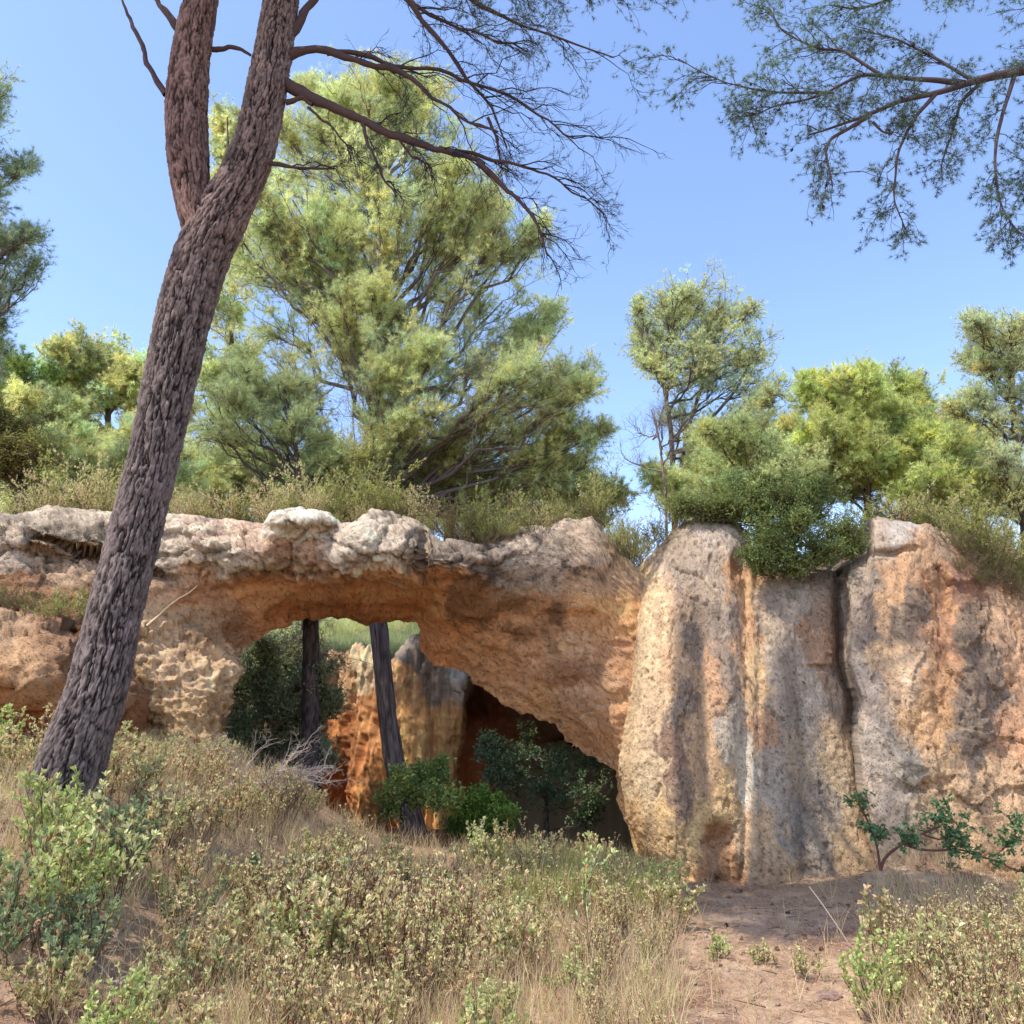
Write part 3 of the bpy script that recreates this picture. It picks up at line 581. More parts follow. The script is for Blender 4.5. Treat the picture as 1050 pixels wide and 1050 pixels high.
def trunk_mesh(mb, X, R, S=64, col=BARK, colf=BARKD, plate=.02, fs=14, flare=0, tint=None):
    K = len(X); T = nrm(np.gradient(X, axis=0)); ref = np.array([0, -1., .01]); A = nrm(ref-(T@ref)[:, None]*T); B = np.cross(T, A)
    th = np.arange(S)*2*math.pi/S
    n = A[:, None]*np.cos(th)[None, :, None]+B[:, None]*np.sin(th)[None, :, None]
    s = np.r_[0, np.cumsum(np.linalg.norm(np.diff(X, axis=0), axis=1))]
    q = np.stack([np.cos(th)[None]*R[:, None], np.sin(th)[None]*R[:, None], np.broadcast_to(s[:, None], (K, S))], -1)
    w1 = fbm(q*c3(6, 6, 2.5), 3, 601)[..., None]*c3(1.3, 1.3, .5)
    wj = fbm(q*c3(40, 40, 30), 2, 607)[..., None]*.22
    n1 = np.abs(fbm(q*np.array([fs*.8, fs*.8, fs*.13])+w1+wj, 2, 33)); h1 = np.clip((n1-.012)*7.5, 0, 1)
    n2 = np.abs(fbm(q*np.array([fs*1.3, fs*1.3, fs*.75])+w1*1.5+wj*2, 2, 35)); h2 = np.clip((n2-.01)*9, 0, 1)
    hp, hd = facets(q*np.array([fs*1.2, fs*1.2, fs*.5])+w1+wj, 36, .9)
    fl = fbm(q*np.array([fs*3, fs*3, fs*2.2]), 3, 37)
    d = plate*(h1*1.0+h2*.30*h1+.5*hp*h1+.25*fl-1.05)+.06*R[:, None]*fbm(q*np.array([3, 3, 1.2]), 3, 603)
    if flare: d = d+flare*np.exp(-s/.45)[:, None]*(1+.5*np.cos(th*5+1.3))[None]
    V = X[:, None]+n*(R[:, None]+d)[..., None]
    m = h1[..., None]*(.5+.5*h2[..., None])
    C = colf*(1-m)+col*m*(1+.5*fl[..., None]+.55*hp[..., None])
    C = C*(1+.25*fbm(q*3, 2, 605))[..., None]
    if tint is not None: C = C*tint(s)[:, None]
    i = np.arange(K*S).reshape(K, S); a = i[:-1]; b = np.roll(a, -1, 1); dd = i[1:]; c = np.roll(dd, -1, 1)
    mb.add(V, C.reshape(-1, 3), quad=np.stack([a, b, c, dd], -1))
    for r, e_ in ((0, X[0]), (K-1, X[-1])):
        mb.add(np.concatenate([V[r], e_[None]]), C[r].mean(0), tri=np.stack([np.arange(S), (np.arange(S)+1) % S, np.full(S, S)], -1))

def crown(mb, limbs, targets_c, targets_r, green, n2=10, n3=7, n4=5, ntuft=4, needles=8, nl=.09, nw=.006, twigcol=TWIG, bare=0., leafy=None, r2=.012, var=.35, flat=1., l4=.28, spread=.9, clump=None):
    """limbs (N,K,3); lobes centre/radius -> foliage twigs and needles into mb"""
    N = len(limbs)
    p, d, t, o = samp(limbs, n2, .3, 1.)
    tgt = targets_c[o]+nrm(RNG.normal(size=p.shape))*targets_r[o]*(RNG.uniform(.35, 1.0, (len(p), 1))**.6)
    ln = np.linalg.norm(tgt-p, axis=1, keepdims=True)
    C2 = bez(p, p+(nrm(d)*.5+nrm(tgt-p)*.3)*ln*.6, tgt, 7, ln[:, 0]*.04)
    tubes(mb, C2, np.linspace(r2, r2*.35, 7)[None], 4, twigcol)
    green = green*c3(1.0, .99, 1.0)
    base = green*(1+RNG.normal(size=(len(p), 1))*var*.5)
    yel_ = 1+RNG.normal(size=(len(p), 1))*.07
    base = np.clip(base*np.concatenate([yel_, np.ones_like(yel_), 1/yel_], 1), .004, .9)
    lobe_scale = np.mean(targets_r, axis=1)[o][:, None]
    p3, d3, t3, o3 = samp(C2, n3, .15, 1.)
    dd = nrm(d3*.9+nrm(RNG.normal(size=p3.shape))*1.0+c3(0, 0, .25))
    l3 = (RNG.uniform(.25, .6, (len(p3), 1))*lobe_scale[o3]*.85).clip(.12, .9)
    C3 = bez(p3, p3+dd*l3*.5, p3+nrm(dd+c3(0, 0, .3))*l3, 5, l3[:, 0]*.05)
    tubes(mb, C3, np.linspace(r2*.4, r2*.16, 5)[None], 3, twigcol)
    p4, d4, t4, o4 = samp(C3, n4, .2, 1.)
    dd = nrm(d4*.8+RNG.normal(size=p4.shape)*.7+c3(0, 0, .3))
    q4 = p4+dd*l4*RNG.uniform(.5, 1.1, (len(p4), 1))
    C4 = np.stack([p4, (p4+q4)/2+RNG.normal(size=p4.shape)*.015, q4], 1)
    tubes(mb, C4, np.array([[r2*.18, r2*.14, r2*.1]]), 3, twigcol*1.05)
    own = o3[o4]
    keep = RNG.uniform(size=len(C4)) > bare
    C4 = C4[keep]; own = own[keep]
    if leafy is None:
        pp, d5, t5, o5 = samp(C4, ntuft, .35, 1.)
        col = base[own[o5]]*RNG.uniform(.8, 1.2, (len(pp), 1))
        tufts(mb, pp, d5, needles, nl, nw, col, spread)
    else:
        L, W, nlf = leafy
        pp, d5, t5, o5 = samp(C4, nlf, .1, 1.)
        col = base[own[o5]]*RNG.uniform(.65, 1.35, (len(pp), 1))
        leaves(mb, pp, d5+RNG.normal(size=pp.shape)*.7, L*RNG.uniform(.7, 1.2, len(pp)), W, col)

def lobes_world(lobes, Y, depth_k=.9):
    a = np.array([l[:4] for l in lobes], float); dY = np.array([l[4] if len(l) > 4 else RNG.uniform(-1.2, 1.2) for l in lobes])
    c = P(a[:, 0], a[:, 1], Y+dY); s = pxm(a[:, 0], a[:, 1], Y+dY)
    return c, np.stack([a[:, 2]*s, (a[:, 2]+a[:, 3])*.5*s*depth_k, a[:, 3]*s], -1)
def tree(name, label, Y, trunk_pts, lobes, green, group=None, cat='tree', limb_r=.05, start=(.25, .9), trunk_S=16, twigs=True, mat=None, barkcol=BARK, plate=.012, dpk=.9, extra_trunks=(), ragged=.8, **kw):
    X, R = px_path(trunk_pts, Y, 110)
    e = thing(name, label, cat, X[0], group)
    mb = MB(); trunk_mesh(mb, X, R, trunk_S, col=barkcol, colf=barkcol*.35, plate=plate, fs=22)
    for tp in extra_trunks:
        x2, r2 = px_path(tp, Y, 20); trunk_mesh(mb, x2, r2, 10, col=barkcol, colf=barkcol*.5, plate=plate*.5, fs=10)
    mb.build('trunk', M_bark, e, True)
    c, r = lobes_world(lobes, Y, dpk)
    if ragged:
        k_ = RNG.integers(0, len(c), int(len(c)*ragged)); dr = nrm(RNG.normal(size=(len(k_), 3))*c3(1, .7, 1)+c3(0, 0, .15))
        c = np.concatenate([c, c[k_]+dr*r[k_]*RNG.uniform(.8, 1.15, (len(k_), 1))]); r = np.concatenate([r*.96, r[k_]*RNG.uniform(.3, .5, (len(k_), 1))])
    # each limb leaves the trunk below its lobe
    L = []
    for ci in c:
        hz = ci[2]; zz = X[:, 2]
        f = np.clip((hz-zz[0])/(zz[-1]-zz[0]+1e-6), 0, 1)
        tt = np.clip(f-RNG.uniform(.08, .22), start[0], start[1])
        k_ = int(tt*(len(X)-1)); L.append(X[k_])
    L = np.array(L); ctrl = L+(c-L)*.5+c3(0, 0, 1)*np.linalg.norm(c-L, axis=1)[:, None]*-.08
    C1 = bez(L, ctrl, c, 9, np.linalg.norm(c-L, axis=1)*.03)
    if twigs:
        for i in range(len(C1)):
            b = MB(); tubes(b, C1[i:i+1], np.linspace(limb_r, limb_r*.3, 9)[None], 6, barkcol*.8); b.build('branch', M_wood, e, True)
    mb = MB(); crown(mb, C1, c, r, green, **kw)
    mb.build('crown', mat or M_needle, e)
    return e

# ---------- foreground leaning pine
YP = 6.5
pine = thing('pine_tree', 'big dark leaning forked pine in front of the left rock, bare twigs reaching right', 'tree', P(50, 890, YP))
mb = MB()
X, R = px_path([(36, 930, 108), (48, 890, 88), (58, 850, 74), (67, 804, 66), (82, 756, 62), (100, 708, 59), (117, 632, 54), (136, 556, 53), (156, 480, 50), (172, 400, 52), (192, 310, 55), (207, 262, 56), (227, 222, 54), (246, 188, 47), (261, 150, 43), (272, 100, 41), (281, 50, 38), (288, 0, 36), (300, -80, 34), (320, -200, 30), (350, -380, 24), (380, -600, 16)], YP, 900)
def ptint(s):
    return np.stack([1+.12*sst(4, 6, s), 1+.0*s, 1-.05*sst(3, 6, s)], -1)
trunk_mesh(mb, X, R*.95, 240, col=S_(122, 108, 102), colf=S_(26, 21, 21), plate=.020, fs=34, flare=.12, tint=ptint)
mb.build('trunk', M_bark, pine, True)
mb = MB()
XL, RL = px_path([(214, 262, 38), (206, 235, 38), (198, 205, 38), (193, 165, 43), (191, 110, 44), (195, 60, 40), (204, 10, 36), (214, -60, 34), (215, -180, 30), (200, -380, 22)], YP-.05, 360)
trunk_mesh(mb, XL, RL*.93, 150, col=S_(132, 104, 94), colf=S_(44, 32, 29), plate=.015, fs=28)
mb.build('limb', M_bark, pine, True)['label'] = 'reddish left limb of the fork'
# branches seen in the photo (px, py, width) then many twigs
brs = [([(170, 97, 10), (158, 80, 8), (148, 55, 7), (140, 35, 7), (131, 15, 5), (120, -8, 4)], 0),
       ([(182, 30, 12), (170, 12, 9), (155, -6, 7), (140, -30, 5)], 0),
       ([(215, 50, 8), (235, 48, 7), (248, 50, 6), (258, 58, 5)], 0),
       ([(284, 62, 20), (294, 40, 16), (308, 20, 14), (325, -5, 11), (350, -60, 9)], 0),
       ([(295, 58, 14), (310, 49, 12), (335, 51, 11), (355, 60, 11), (385, 67, 10), (415, 72, 9), (430, 88, 8), (450, 105, 6), (480, 125, 5), (510, 135, 4)], 0),
       ([(335, 55, 7), (360, 52, 7), (390, 62, 7), (410, 70, 6), (455, 72, 6), (480, 85, 5), (520, 98, 5), (550, 115, 4), (590, 140, 3)], .3),
       ([(293, 86, 20), (312, 98, 17), (335, 106, 15), (360, 118, 14), (388, 131, 13), (420, 145, 12), (450, 152, 11), (480, 162, 9), (495, 168, 8)], 0),
       ([(490, 166, 8), (515, 190, 7), (535, 205, 6), (548, 222, 5), (556, 245, 4), (562, 262, 3)], 0),
       ([(450, 152, 7), (480, 158, 6), (510, 162, 5), (545, 175, 4), (570, 186, 3), (600, 205, 2.5), (620, 220, 2)], .3),
       ([(322, -205, 17), (350, -130, 14), (380, -70, 13), (400, -30, 12), (412, 0, 10), (430, 15, 9), (448, 35, 8), (462, 55, 7), (478, 80, 6), (495, 100, 5), (512, 122, 4), (520, 150, 3)], .4),
       ([(312, -150, 12), (340, -90, 10), (370, -40, 9), (400, -10, 8), (425, 5, 7), (450, 22, 6), (480, 32, 5), (510, 42, 4), (540, 55, 3)], .6),
       ([(328, -230, 14), (370, -140, 12), (420, -60, 10), (478, 0, 8), (505, 12, 6), (525, 22, 5), (555, 35, 4), (590, 45, 3), (630, 60, 2.4)], .8),
       ([(293, 105, 8), (310, 102, 7), (320, 107, 6)], 0),
       ([(275, 168, 6), (300, 170, 5), (325, 173, 4), (345, 175, 3)], 0),
       ([(372, 126, 5), (376, 145, 4.5), (388, 165, 4), (395, 185, 3.5), (405, 200, 3)], -.1),
       ([(316, 110, 4), (335, 125, 3.5), (352, 142, 3), (360, 165, 2.5)], .1),
       ([(410, 143, 4), (420, 160, 3), (440, 172, 2.5), (445, 185, 2)], .1),
       ([(500, 120, 5), (508, 140, 4), (515, 165, 3)], .2)]
bl = []
for pts, dy in brs:
    x, r = px_path([(a, b, w*.74*(1-.3*i/len(pts)), dy*i/len(pts)) for i, (a, b, w) in enumerate(pts)], YP, 24)
    wv = np.stack([fbm(x*5, 3, 5), fbm(x*5, 3, 6), fbm(x*5, 3, 7)], -1)*.06*np.linspace(0, 1, len(x))[:, None]**.5; x = x+wv; r = r*(1+.25*fbm(x*14, 2, 8))
    b = MB(); tubes(b, x[None], r[None], 10, S_(84, 68, 66)); b.build('branch', M_wood, pine, True); bl.append((x, r))
# drooping bare twigs, generated along the long branches
def spray(mb, C, n, lo, L, droop, r, col, dirbias, K=7, sub=(5, .35), tuft=None):
    p, d, t, o = samp(C, n, lo, 1.)
    ln = L*RNG.uniform(.35, 1, (len(p), 1))
    dd = nrm(d*.9+RNG.normal(size=p.shape)*.55+dirbias)
    C2 = bez(p, p+dd*ln*.55+c3(0, 0, .05), p+nrm(dd+c3(0, 0, -droop))*ln, K, ln[:, 0]*.03)
    tubes(mb, C2, np.linspace(r, r*.3, K)[None], 4, col)
    p3, d3, t3, o3 = samp(C2, sub[0], .15, 1.)
    l3 = sub[1]*RNG.uniform(.4, 1.1, (len(p3), 1)); dd = nrm(d3+RNG.normal(size=p3.shape)*.55+c3(.1, 0, -.1))
    C3 = bez(p3, p3+dd*l3*.5, p3+nrm(dd+RNG.normal(size=dd.shape)*.3+c3(0, 0, .15))*l3, 5, l3[:, 0]*.04)
    tubes(mb, C3, np.linspace(r*.42, r*.18, 5)[None], 3, col)
    p4, d4, t4, o4 = samp(C3, 3, .3, 1.)
    l4 = sub[1]*.4*RNG.uniform(.4, 1.1, (len(p4), 1)); q4 = p4+nrm(d4+RNG.normal(size=p4.shape)*.6)*l4
    C4 = np.stack([p4, (p4+q4)/2+RNG.normal(size=p4.shape)*.008, q4], 1)
    tubes(mb, C4, np.array([[r*.2, r*.17, r*.12]]), 3, col)
    return C2, C3, C4
tw = MB(); TC = S_(66, 56, 62)
for i, (n, L, dr) in {4: (13, 1.0, .25), 5: (14, .9, .25), 6: (12, .7, .5), 7: (9, .5, .5), 8: (12, .55, .15), 9: (15, .85, .3), 10: (14, .9, .2), 11: (14, .8, .15), 14: (5, .3, .8), 15: (5, .3, .6), 13: (4, .4, .2), 17: (5, .35, .3), 16: (4, .25, .5)}.items():
    C = bl[i][0][None]
    c2, c3_, c4 = spray(tw, C, n, .5 if i in (9, 10, 11) else .25, L, dr, .007, TC, c3(.55, 0, -.05), sub=(7, .30))
    if i in (9, 10, 11, 8, 7):
        kk = RNG.uniform(size=len(c4)) < (.9 if i in (10, 11) else .25); c4 = c4[kk]
        pp, d5, t5, o5 = samp(c4, 2, .5, 1.); tufts(tw, pp, d5, 9, .055, .0028, np.broadcast_to(S_(92, 104, 88), pp.shape)*RNG.uniform(.6, 1.2, (len(pp), 1)), .8)
for (pts, L) in [([(345, -360, 12, -.9), (360, -200, 10, -.6), (400, -90, 9, -.3), (450, -30, 7), (500, -10, 6), (600, -5, 5), (680, -8, 3)], .5), ([(350, -370, 12, -.9), (400, -220, 10, -.5), (450, -120, 9, -.2), (520, -50, 7), (600, -30, 6), (690, -30, 3)], .5)]:
    x, r = px_path(pts, YP+.9, 20); tubes(tw, x[None], r[None], 5, TC)
    c2, c3_, c4 = spray(tw, x[None], 26, .5, L, .35, .006, TC, c3(.3, 0, -.25), sub=(7, .26)); pp, d5, t5, o5 = samp(c4, 2, .4, 1.)
    tufts(tw, pp, d5, 10, .06, .0032, np.broadcast_to(S_(92, 106, 92), pp.shape)*RNG.uniform(.6, 1.2, (len(pp), 1)), .8)
tw.build('twigs', M_shadeneedle, pine)['label'] = 'tangle of thin bare drooping twigs'
# high crown, above the picture, that throws the dappled shade
cc = np.array([(a-5.39, b-3.65+dz*-.36, 10+dz) for a, b, dz in [(2.3, 7.6, .1), (3.4, 7.8, .3), (4.4, 8.1, .1), (1.7, 8.3, 0), (2.4, 8.0, .4), (3.1, 8.3, 0), (3.9, 8.5, .5), (2.6, 8.9, -.2), (3.5, 9.2, .3), (4.8, 8.8, 0), (1.3, 9.2, .6), (0.2, 8.6, .2), (-1.8, 9.3, .4)]])
cr = np.tile(c3(.75, .6, .45), (len(cc), 1))
tp = np.array([X[np.argmin(np.abs(X[:, 2]-(z-1.2)))] for z in cc[:, 2]])
C1 = bez(tp, (tp+cc)/2+c3(0, 0, .3), cc, 9)
for i in range(len(C1)):
    b = MB(); tubes(b, C1[i:i+1], np.linspace(.07, .02, 9)[None], 6, S_(82, 64, 60)); b.build('branch', M_wood, pine, True)
mb = MB(); crown(mb, C1, cc, cr, S_(120, 140, 84)*.8, n2=11, n3=7, n4=4, ntuft=4, needles=8, nl=.1, nw=.014)
mb.build('crown', M_needle, pine)

# ---------- overhanging pine branch, top right (its trunk stands beyond the right edge)
YR = 5.6
tr = thing('pine_tree', 'overhanging pine bough with sparse dark needles, entering at the top right edge', 'tree', P(1420, 900, YR))
mb = MB(); Xt, Rt = px_path([(1430, 905, 70), (1400, 600, 60), (1370, 300, 54), (1330, 60, 48), (1300, -200, 40)], YR+.4, 80); trunk_mesh(mb, Xt, Rt, 32, plate=.02); mb.build('trunk', M_bark, tr, True)
rb = [([(1345, 120, 30), (1240, 85, 24), (1140, 60, 18), (1050, 72, 13), (1020, 78, 12), (1000, 82, 11), (985, 88, 10), (960, 96, 9), (930, 101, 8), (905, 110, 8), (893, 118, 7), (870, 124, 6), (850, 133, 5), (830, 138, 4)], 0),
      ([(988, 86, 8), (960, 82, 7), (935, 81, 6), (905, 78, 5), (885, 76, 5), (865, 85, 5), (845, 97, 4), (820, 104, 4), (795, 108, 3), (775, 118, 3), (755, 120, 2)], 0),
      ([(905, 78, 5), (885, 65, 4), (865, 52, 4), (840, 50, 4), (820, 42, 3), (800, 30, 3), (790, 10, 3)], .2),
      ([(855, 95, 4), (830, 95, 4), (800, 95, 3), (775, 92, 3), (745, 85, 2), (715, 72, 2), (695, 60, 1.6)], .1),
      ([(893, 118, 6), (870, 132, 5), (852, 142, 5), (846, 155, 4), (850, 172, 3.5), (853, 190, 3)], -.1),
      ([(960, 96, 6), (940, 118, 5), (930, 135, 4.5), (921, 155, 4), (918, 180, 3.5), (917, 205, 3), (930, 240, 2)], .1),
      ([(1040, 78, 6), (1030, 110, 5), (1022, 140, 5), (1020, 165, 4), (1022, 190, 3.5), (1028, 215, 3), (1045, 240, 2)], 0),
      ([(1090, 66, 6), (1070, 110, 5), (1060, 150, 4), (1055, 190, 3)], .2),
      ([(1140, 40, 8), (1060, 0, 7), (1000, -20, 6), (940, -10, 5), (880, 10, 4), (850, 5, 3)], .4),
      ([(1100, 10, 7), (1030, -40, 6), (940, -50, 5), (860, -40, 4), (790, -20, 3)], .6),
      ([(895, 125, 4), (905, 135, 3), (915, 138, 2.5)], 0), ([(1010, 80, 5), (985, 105, 4), (975, 140, 3), (965, 170, 2)], .2),
      ([(1000, 84, 5), (960, 60, 4), (920, 40, 3), (880, 30, 2)], .3)]
tw = MB(); TC2 = S_(84, 72, 74)
for i, (pts, dy) in enumerate(rb):
    x, r = px_path([(a, b, w*.8*(1-.45*j/len(pts)), dy*j/len(pts)) for j, (a, b, w) in enumerate(pts)], YR, 40)
    x = x+fbm(x*10, 2, 15)[:, None]*c3(.012, .012, .012)
    b = MB(); tubes(b, x[None], r[None], 10, S_(84, 72, 72)); b.build('branch', M_wood, tr, True)
    lo = .42 if i == 0 else .12
    c2, c3_, c4 = spray(tw, x[None], [30, 26, 20, 22, 13, 18, 22, 18, 30, 30, 3, 16, 20][i], lo, .5 if i not in (5, 6, 7, 11) else .36, .2, .0045, TC2, c3(-.25, 0, -.15 if i < 5 else -.3), sub=(6, .17))
    kk = RNG.uniform(size=len(c4)) < .9; c4 = c4[kk]
    pp, d5, t5, o5 = samp(c4, 2, .5, 1.)
    bc = S_(92, 108, 92) if i not in (8, 9, 2, 3) else S_(108, 128, 96)
    tufts(tw, pp, d5, 11, .05, .0028, np.broadcast_to(bc, pp.shape)*RNG.uniform(.6, 1.25, (len(pp), 1)), .8)
    q, dq, _, _ = samp(c2, 1, .5, 1.)                      # little cones on the twigs
    q = q[RNG.uniform(size=len(q)) < .22]
    if len(q):
        e_ = q+RNG.normal(size=q.shape)*.01+c3(0, 0, -.03); tubes(tw, np.stack([q, (q+e_)/2, e_], 1), np.array([[.004, .013, .003]]), 6, S_(52, 42, 40))
tw.build('needles', M_shadeneedle, tr)

# ---------- trees behind
G1 = S_(208, 210, 152); G2 = S_(164, 180, 110); G3 = S_(212, 212, 154); GO = S_(186, 190, 120); GB = S_(140, 156, 118)
K0 = dict(ntuft=4, needles=9, nl=.11, nw=.0055)
big = tree('pine_tree', 'tallest bushy pine above the arch, its dark trunk seen through the opening', 14.6,
     [(434, 895, 32), (419, 832, 24), (405, 785, 21), (398, 740, 19), (393, 690, 18), (388, 640, 18), (382, 560, 14), (382, 450, 11), (392, 360, 11), (396, 250, 8), (388, 150, 5), (380, 110, 3)],
     [(378, 100, 60, 34), (432, 118, 46, 34), (330, 128, 46, 34), (300, 172, 56, 40), (372, 180, 70, 42), (440, 180, 50, 40), (270, 215, 46, 36), (335, 245, 66, 44), (300, 290, 60, 40), (468, 262, 70, 36), (530, 245, 36, 34), (515, 310, 56, 34), (440, 318, 56, 34), (380, 300, 56, 40), (268, 330, 50, 36), (345, 360, 60, 40), (560, 375, 52, 34), (590, 385, 28, 22), (480, 375, 60, 36), (420, 405, 60, 36), (545, 440, 56, 32), (595, 440, 26, 30), (470, 455, 60, 34), (380, 460, 60, 30, -1), (300, 390, 60, 36, -.8), (420, 360, 60, 36, -1), (390, 240, 50, 36, -1), (350, 320, 50, 36, -1), (440, 420, 50, 30, -1.2), (520, 480, 60, 26), (430, 490, 60, 24), (340, 480, 60, 26), (600, 480, 36, 24), (250, 270, 34, 36), (390, 140, 50, 36, -.5), (560, 345, 40, 30), (310, 240, 50, 36), (480, 225, 50, 30), (420, 98, 50, 30), (350, 88, 44, 26), (318, 112, 40, 32), (458, 150, 44, 36), (500, 195, 40, 34), (455, 215, 46, 36), (412, 212, 50, 34), (300, 205, 50, 36), (250, 250, 40, 36), (350, 150, 60, 40, .5), (290, 260, 60, 40, .8)],
     G1, limb_r=.05, start=(.42, .97), trunk_S=64, n2=11, n3=8, n4=5, barkcol=S_(128, 114, 110), plate=.016, dpk=.8, **K0)
def dead_twigs(t, cpx, Y, n, L, r=.008):
    """bare grey-brown inner twigs of a tree"""
    mb = MB(); c = np.array([P(a, b, Y+dy) for a, b, dy in cpx]); A = np.repeat(c, n, 0)
    B = A+nrm(RNG.normal(size=A.shape)*c3(1, .6, .7))*L*RNG.uniform(.4, 1, (len(A), 1))
    C = bez(A, (A+B)/2+c3(0, 0, .12), B, 7, L*.05); tubes(mb, C, np.linspace(r, r*.3, 7)[None], 4, S_(128, 112, 102))
    spray(mb, C, 8, .1, L*.45, .1, r*.5, S_(134, 118, 106), c3(0, 0, .1), sub=(4, L*.2))
    return mb.build('twigs', M_wood, t)
dead_twigs(big, [(330, 420, -.8), (390, 440, -1), (370, 330, -.6), (440, 400, -1), (300, 390, -.6), (430, 240, 0), (360, 470, -.8), (500, 420, -.8)], 14.6, 9, 1.5)
p2 = tree('pine_tree', 'slender dark pine left of the big one, trunk standing in the arch opening', 12.75,
     [(320, 870, 22), (320, 800, 19), (318, 720, 17), (319, 650, 16), (316, 560, 10), (308, 490, 6), (298, 430, 3), (290, 390, 1.5)],
     [(250, 410, 46, 34), (240, 450, 44, 32), (300, 440, 50, 30), (330, 480, 40, 24), (290, 400, 36, 26), (215, 430, 36, 36), (260, 480, 60, 28), (240, 380, 36, 30)],
     S_(176, 184, 132), limb_r=.035, start=(.55, .97), trunk_S=48, n2=9, n3=7, n4=4, barkcol=S_(90, 80, 78), plate=.016, bare=.2, **K0)
tree('pine_tree', 'narrow pale pine far behind, showing beside the right limb of the leaning pine', 18.5, [(240, 520, 6), (238, 400, 5), (236, 250, 3), (233, 120, 1.5)], [(232, 122, 24, 24), (236, 160, 26, 28), (234, 205, 28, 28), (238, 260, 30, 34), (236, 310, 34, 34), (244, 360, 40, 34), (222, 400, 34, 34)], G1, n2=12, n3=8, n4=5, limb_r=.03, start=(.2, .97), dpk=1, ntuft=4, needles=9, nl=.11, nw=.01)
dead_twigs(p2, [(250, 430, 0), (215, 440, 0), (320, 640, 0), (330, 670, 0), (310, 655, -.3)], 13.6, 8, 1.0)
tree('pine_tree', 'dark blue-green pine cut by the left edge of the picture', 13,
     [(-40, 700, 30), (-40, 500, 26), (-30, 300, 20), (-25, 100, 10), (-25, 30, 5)],
     [(-8, 80, 22, 24), (-6, 120, 20, 26), (-8, 165, 26, 22), (-12, 205, 22, 20), (14, 250, 32, 20), (8, 280, 34, 22), (-10, 320, 28, 20), (-2, 365, 26, 20), (-40, 120, 40, 60), (-50, 230, 50, 60), (-50, 330, 40, 50)],
     S_(168, 178, 138), n2=8, n3=7, n4=4, bare=.25, limb_r=.04, start=(.2, .95), dpk=1, **K0)
L1 = 'pines behind the left rocks'
tree('pine_tree', 'pale yellow-green rounded pine behind the trunk of the leaning pine', 21, [(110, 560, 8), (112, 480, 7), (110, 400, 5), (100, 350, 3)],
     [(78, 366, 40, 26), (120, 372, 44, 28), (60, 400, 44, 30), (110, 412, 50, 32), (150, 420, 40, 34), (90, 452, 50, 30), (170, 380, 30, 26), (190, 430, 30, 34), (60, 470, 50, 30), (130, 480, 50, 30), (190, 480, 40, 30), (95, 390, 50, 30), (40, 430, 40, 30)], G3, group=L1, n2=13, n3=8, n4=5, limb_r=.05, dpk=1, start=(.05, .9), ntuft=3, needles=9, nl=.12, nw=.016)
tree('pine_tree', 'dark green pine at far left under the blue-green one', 18, [(10, 600, 16), (10, 500, 13), (6, 420, 8), (0, 350, 4)],
     [(0, 372, 40, 28), (30, 388, 34, 24), (-20, 410, 44, 30), (36, 420, 34, 26), (10, 450, 50, 30), (0, 400, 40, 30)], S_(130, 150, 80), group=L1, n2=12, n3=8, n4=5, dpk=1, start=(.05, .9), ntuft=3, needles=9, nl=.11, nw=.013)
tree('oak_bush', 'olive-brown dense bush at the left edge above the rock rim', 14, [(20, 540, 10), (20, 500, 8), (18, 470, 4)],
     [(15, 440, 34, 24), (40, 465, 34, 26), (0, 480, 40, 30), (30, 500, 44, 24), (-30, 460, 40, 40)], S_(150, 146, 80), cat='bush', n2=12, n3=8, n4=5, dpk=1, start=(.05, .9), leafy=(.045, .022, 5), mat=M_leaf)
Rg = 'trees above the right cliff'
for (bx, by, w, lab, cg) in [(240, 492, 70, 'low olive pine scrub behind the rim, left of the big pine stem', G3), (345, 500, 70, 'low olive pine scrub behind the rim, under the big pine', G1), (460, 500, 70, 'low grey-green pine scrub behind the rim, under the right boughs of the big pine', G1), (570, 500, 60, 'low grey-green pine scrub behind the rim, beside the sky gap', G1), (60, 500, 80, 'low pale pine scrub behind the left rocks', G3), (1000, 500, 70, 'low pale scrub behind the right cliff, under the thin pine', G3), (820, 470, 80, 'grey-green pine scrub behind the dark overhanging shrub', G1), (960, 470, 70, 'pale scrub between the bright young pine and the thin pine', G3), (150, 470, 70, 'pale green pine scrub right behind the leaning trunk', G3), (30, 440, 60, 'olive pine scrub at the far left', G1), (730, 490, 60, 'hazy scrub under the airy tree', G1)]:
    tree('pine_scrub', lab, 16.5, [(bx, by+60, 10), (bx+4, by+20, 8), (bx, by-20, 5)], [(bx+a*w, by+b*26, w*.36, 22) for a, b in [(-.8, .3), (-.4, -.4), (0, .2), (.35, -.6), (.75, .2), (-.1, -1), (.4, .8), (-.5, 1)]],
         cg, cat='tree', n2=11, n3=8, n4=5, limb_r=.03, r2=.008, dpk=1, start=(.05, .9), bare=.1, ntuft=3, needles=9, nl=.11, nw=.010)
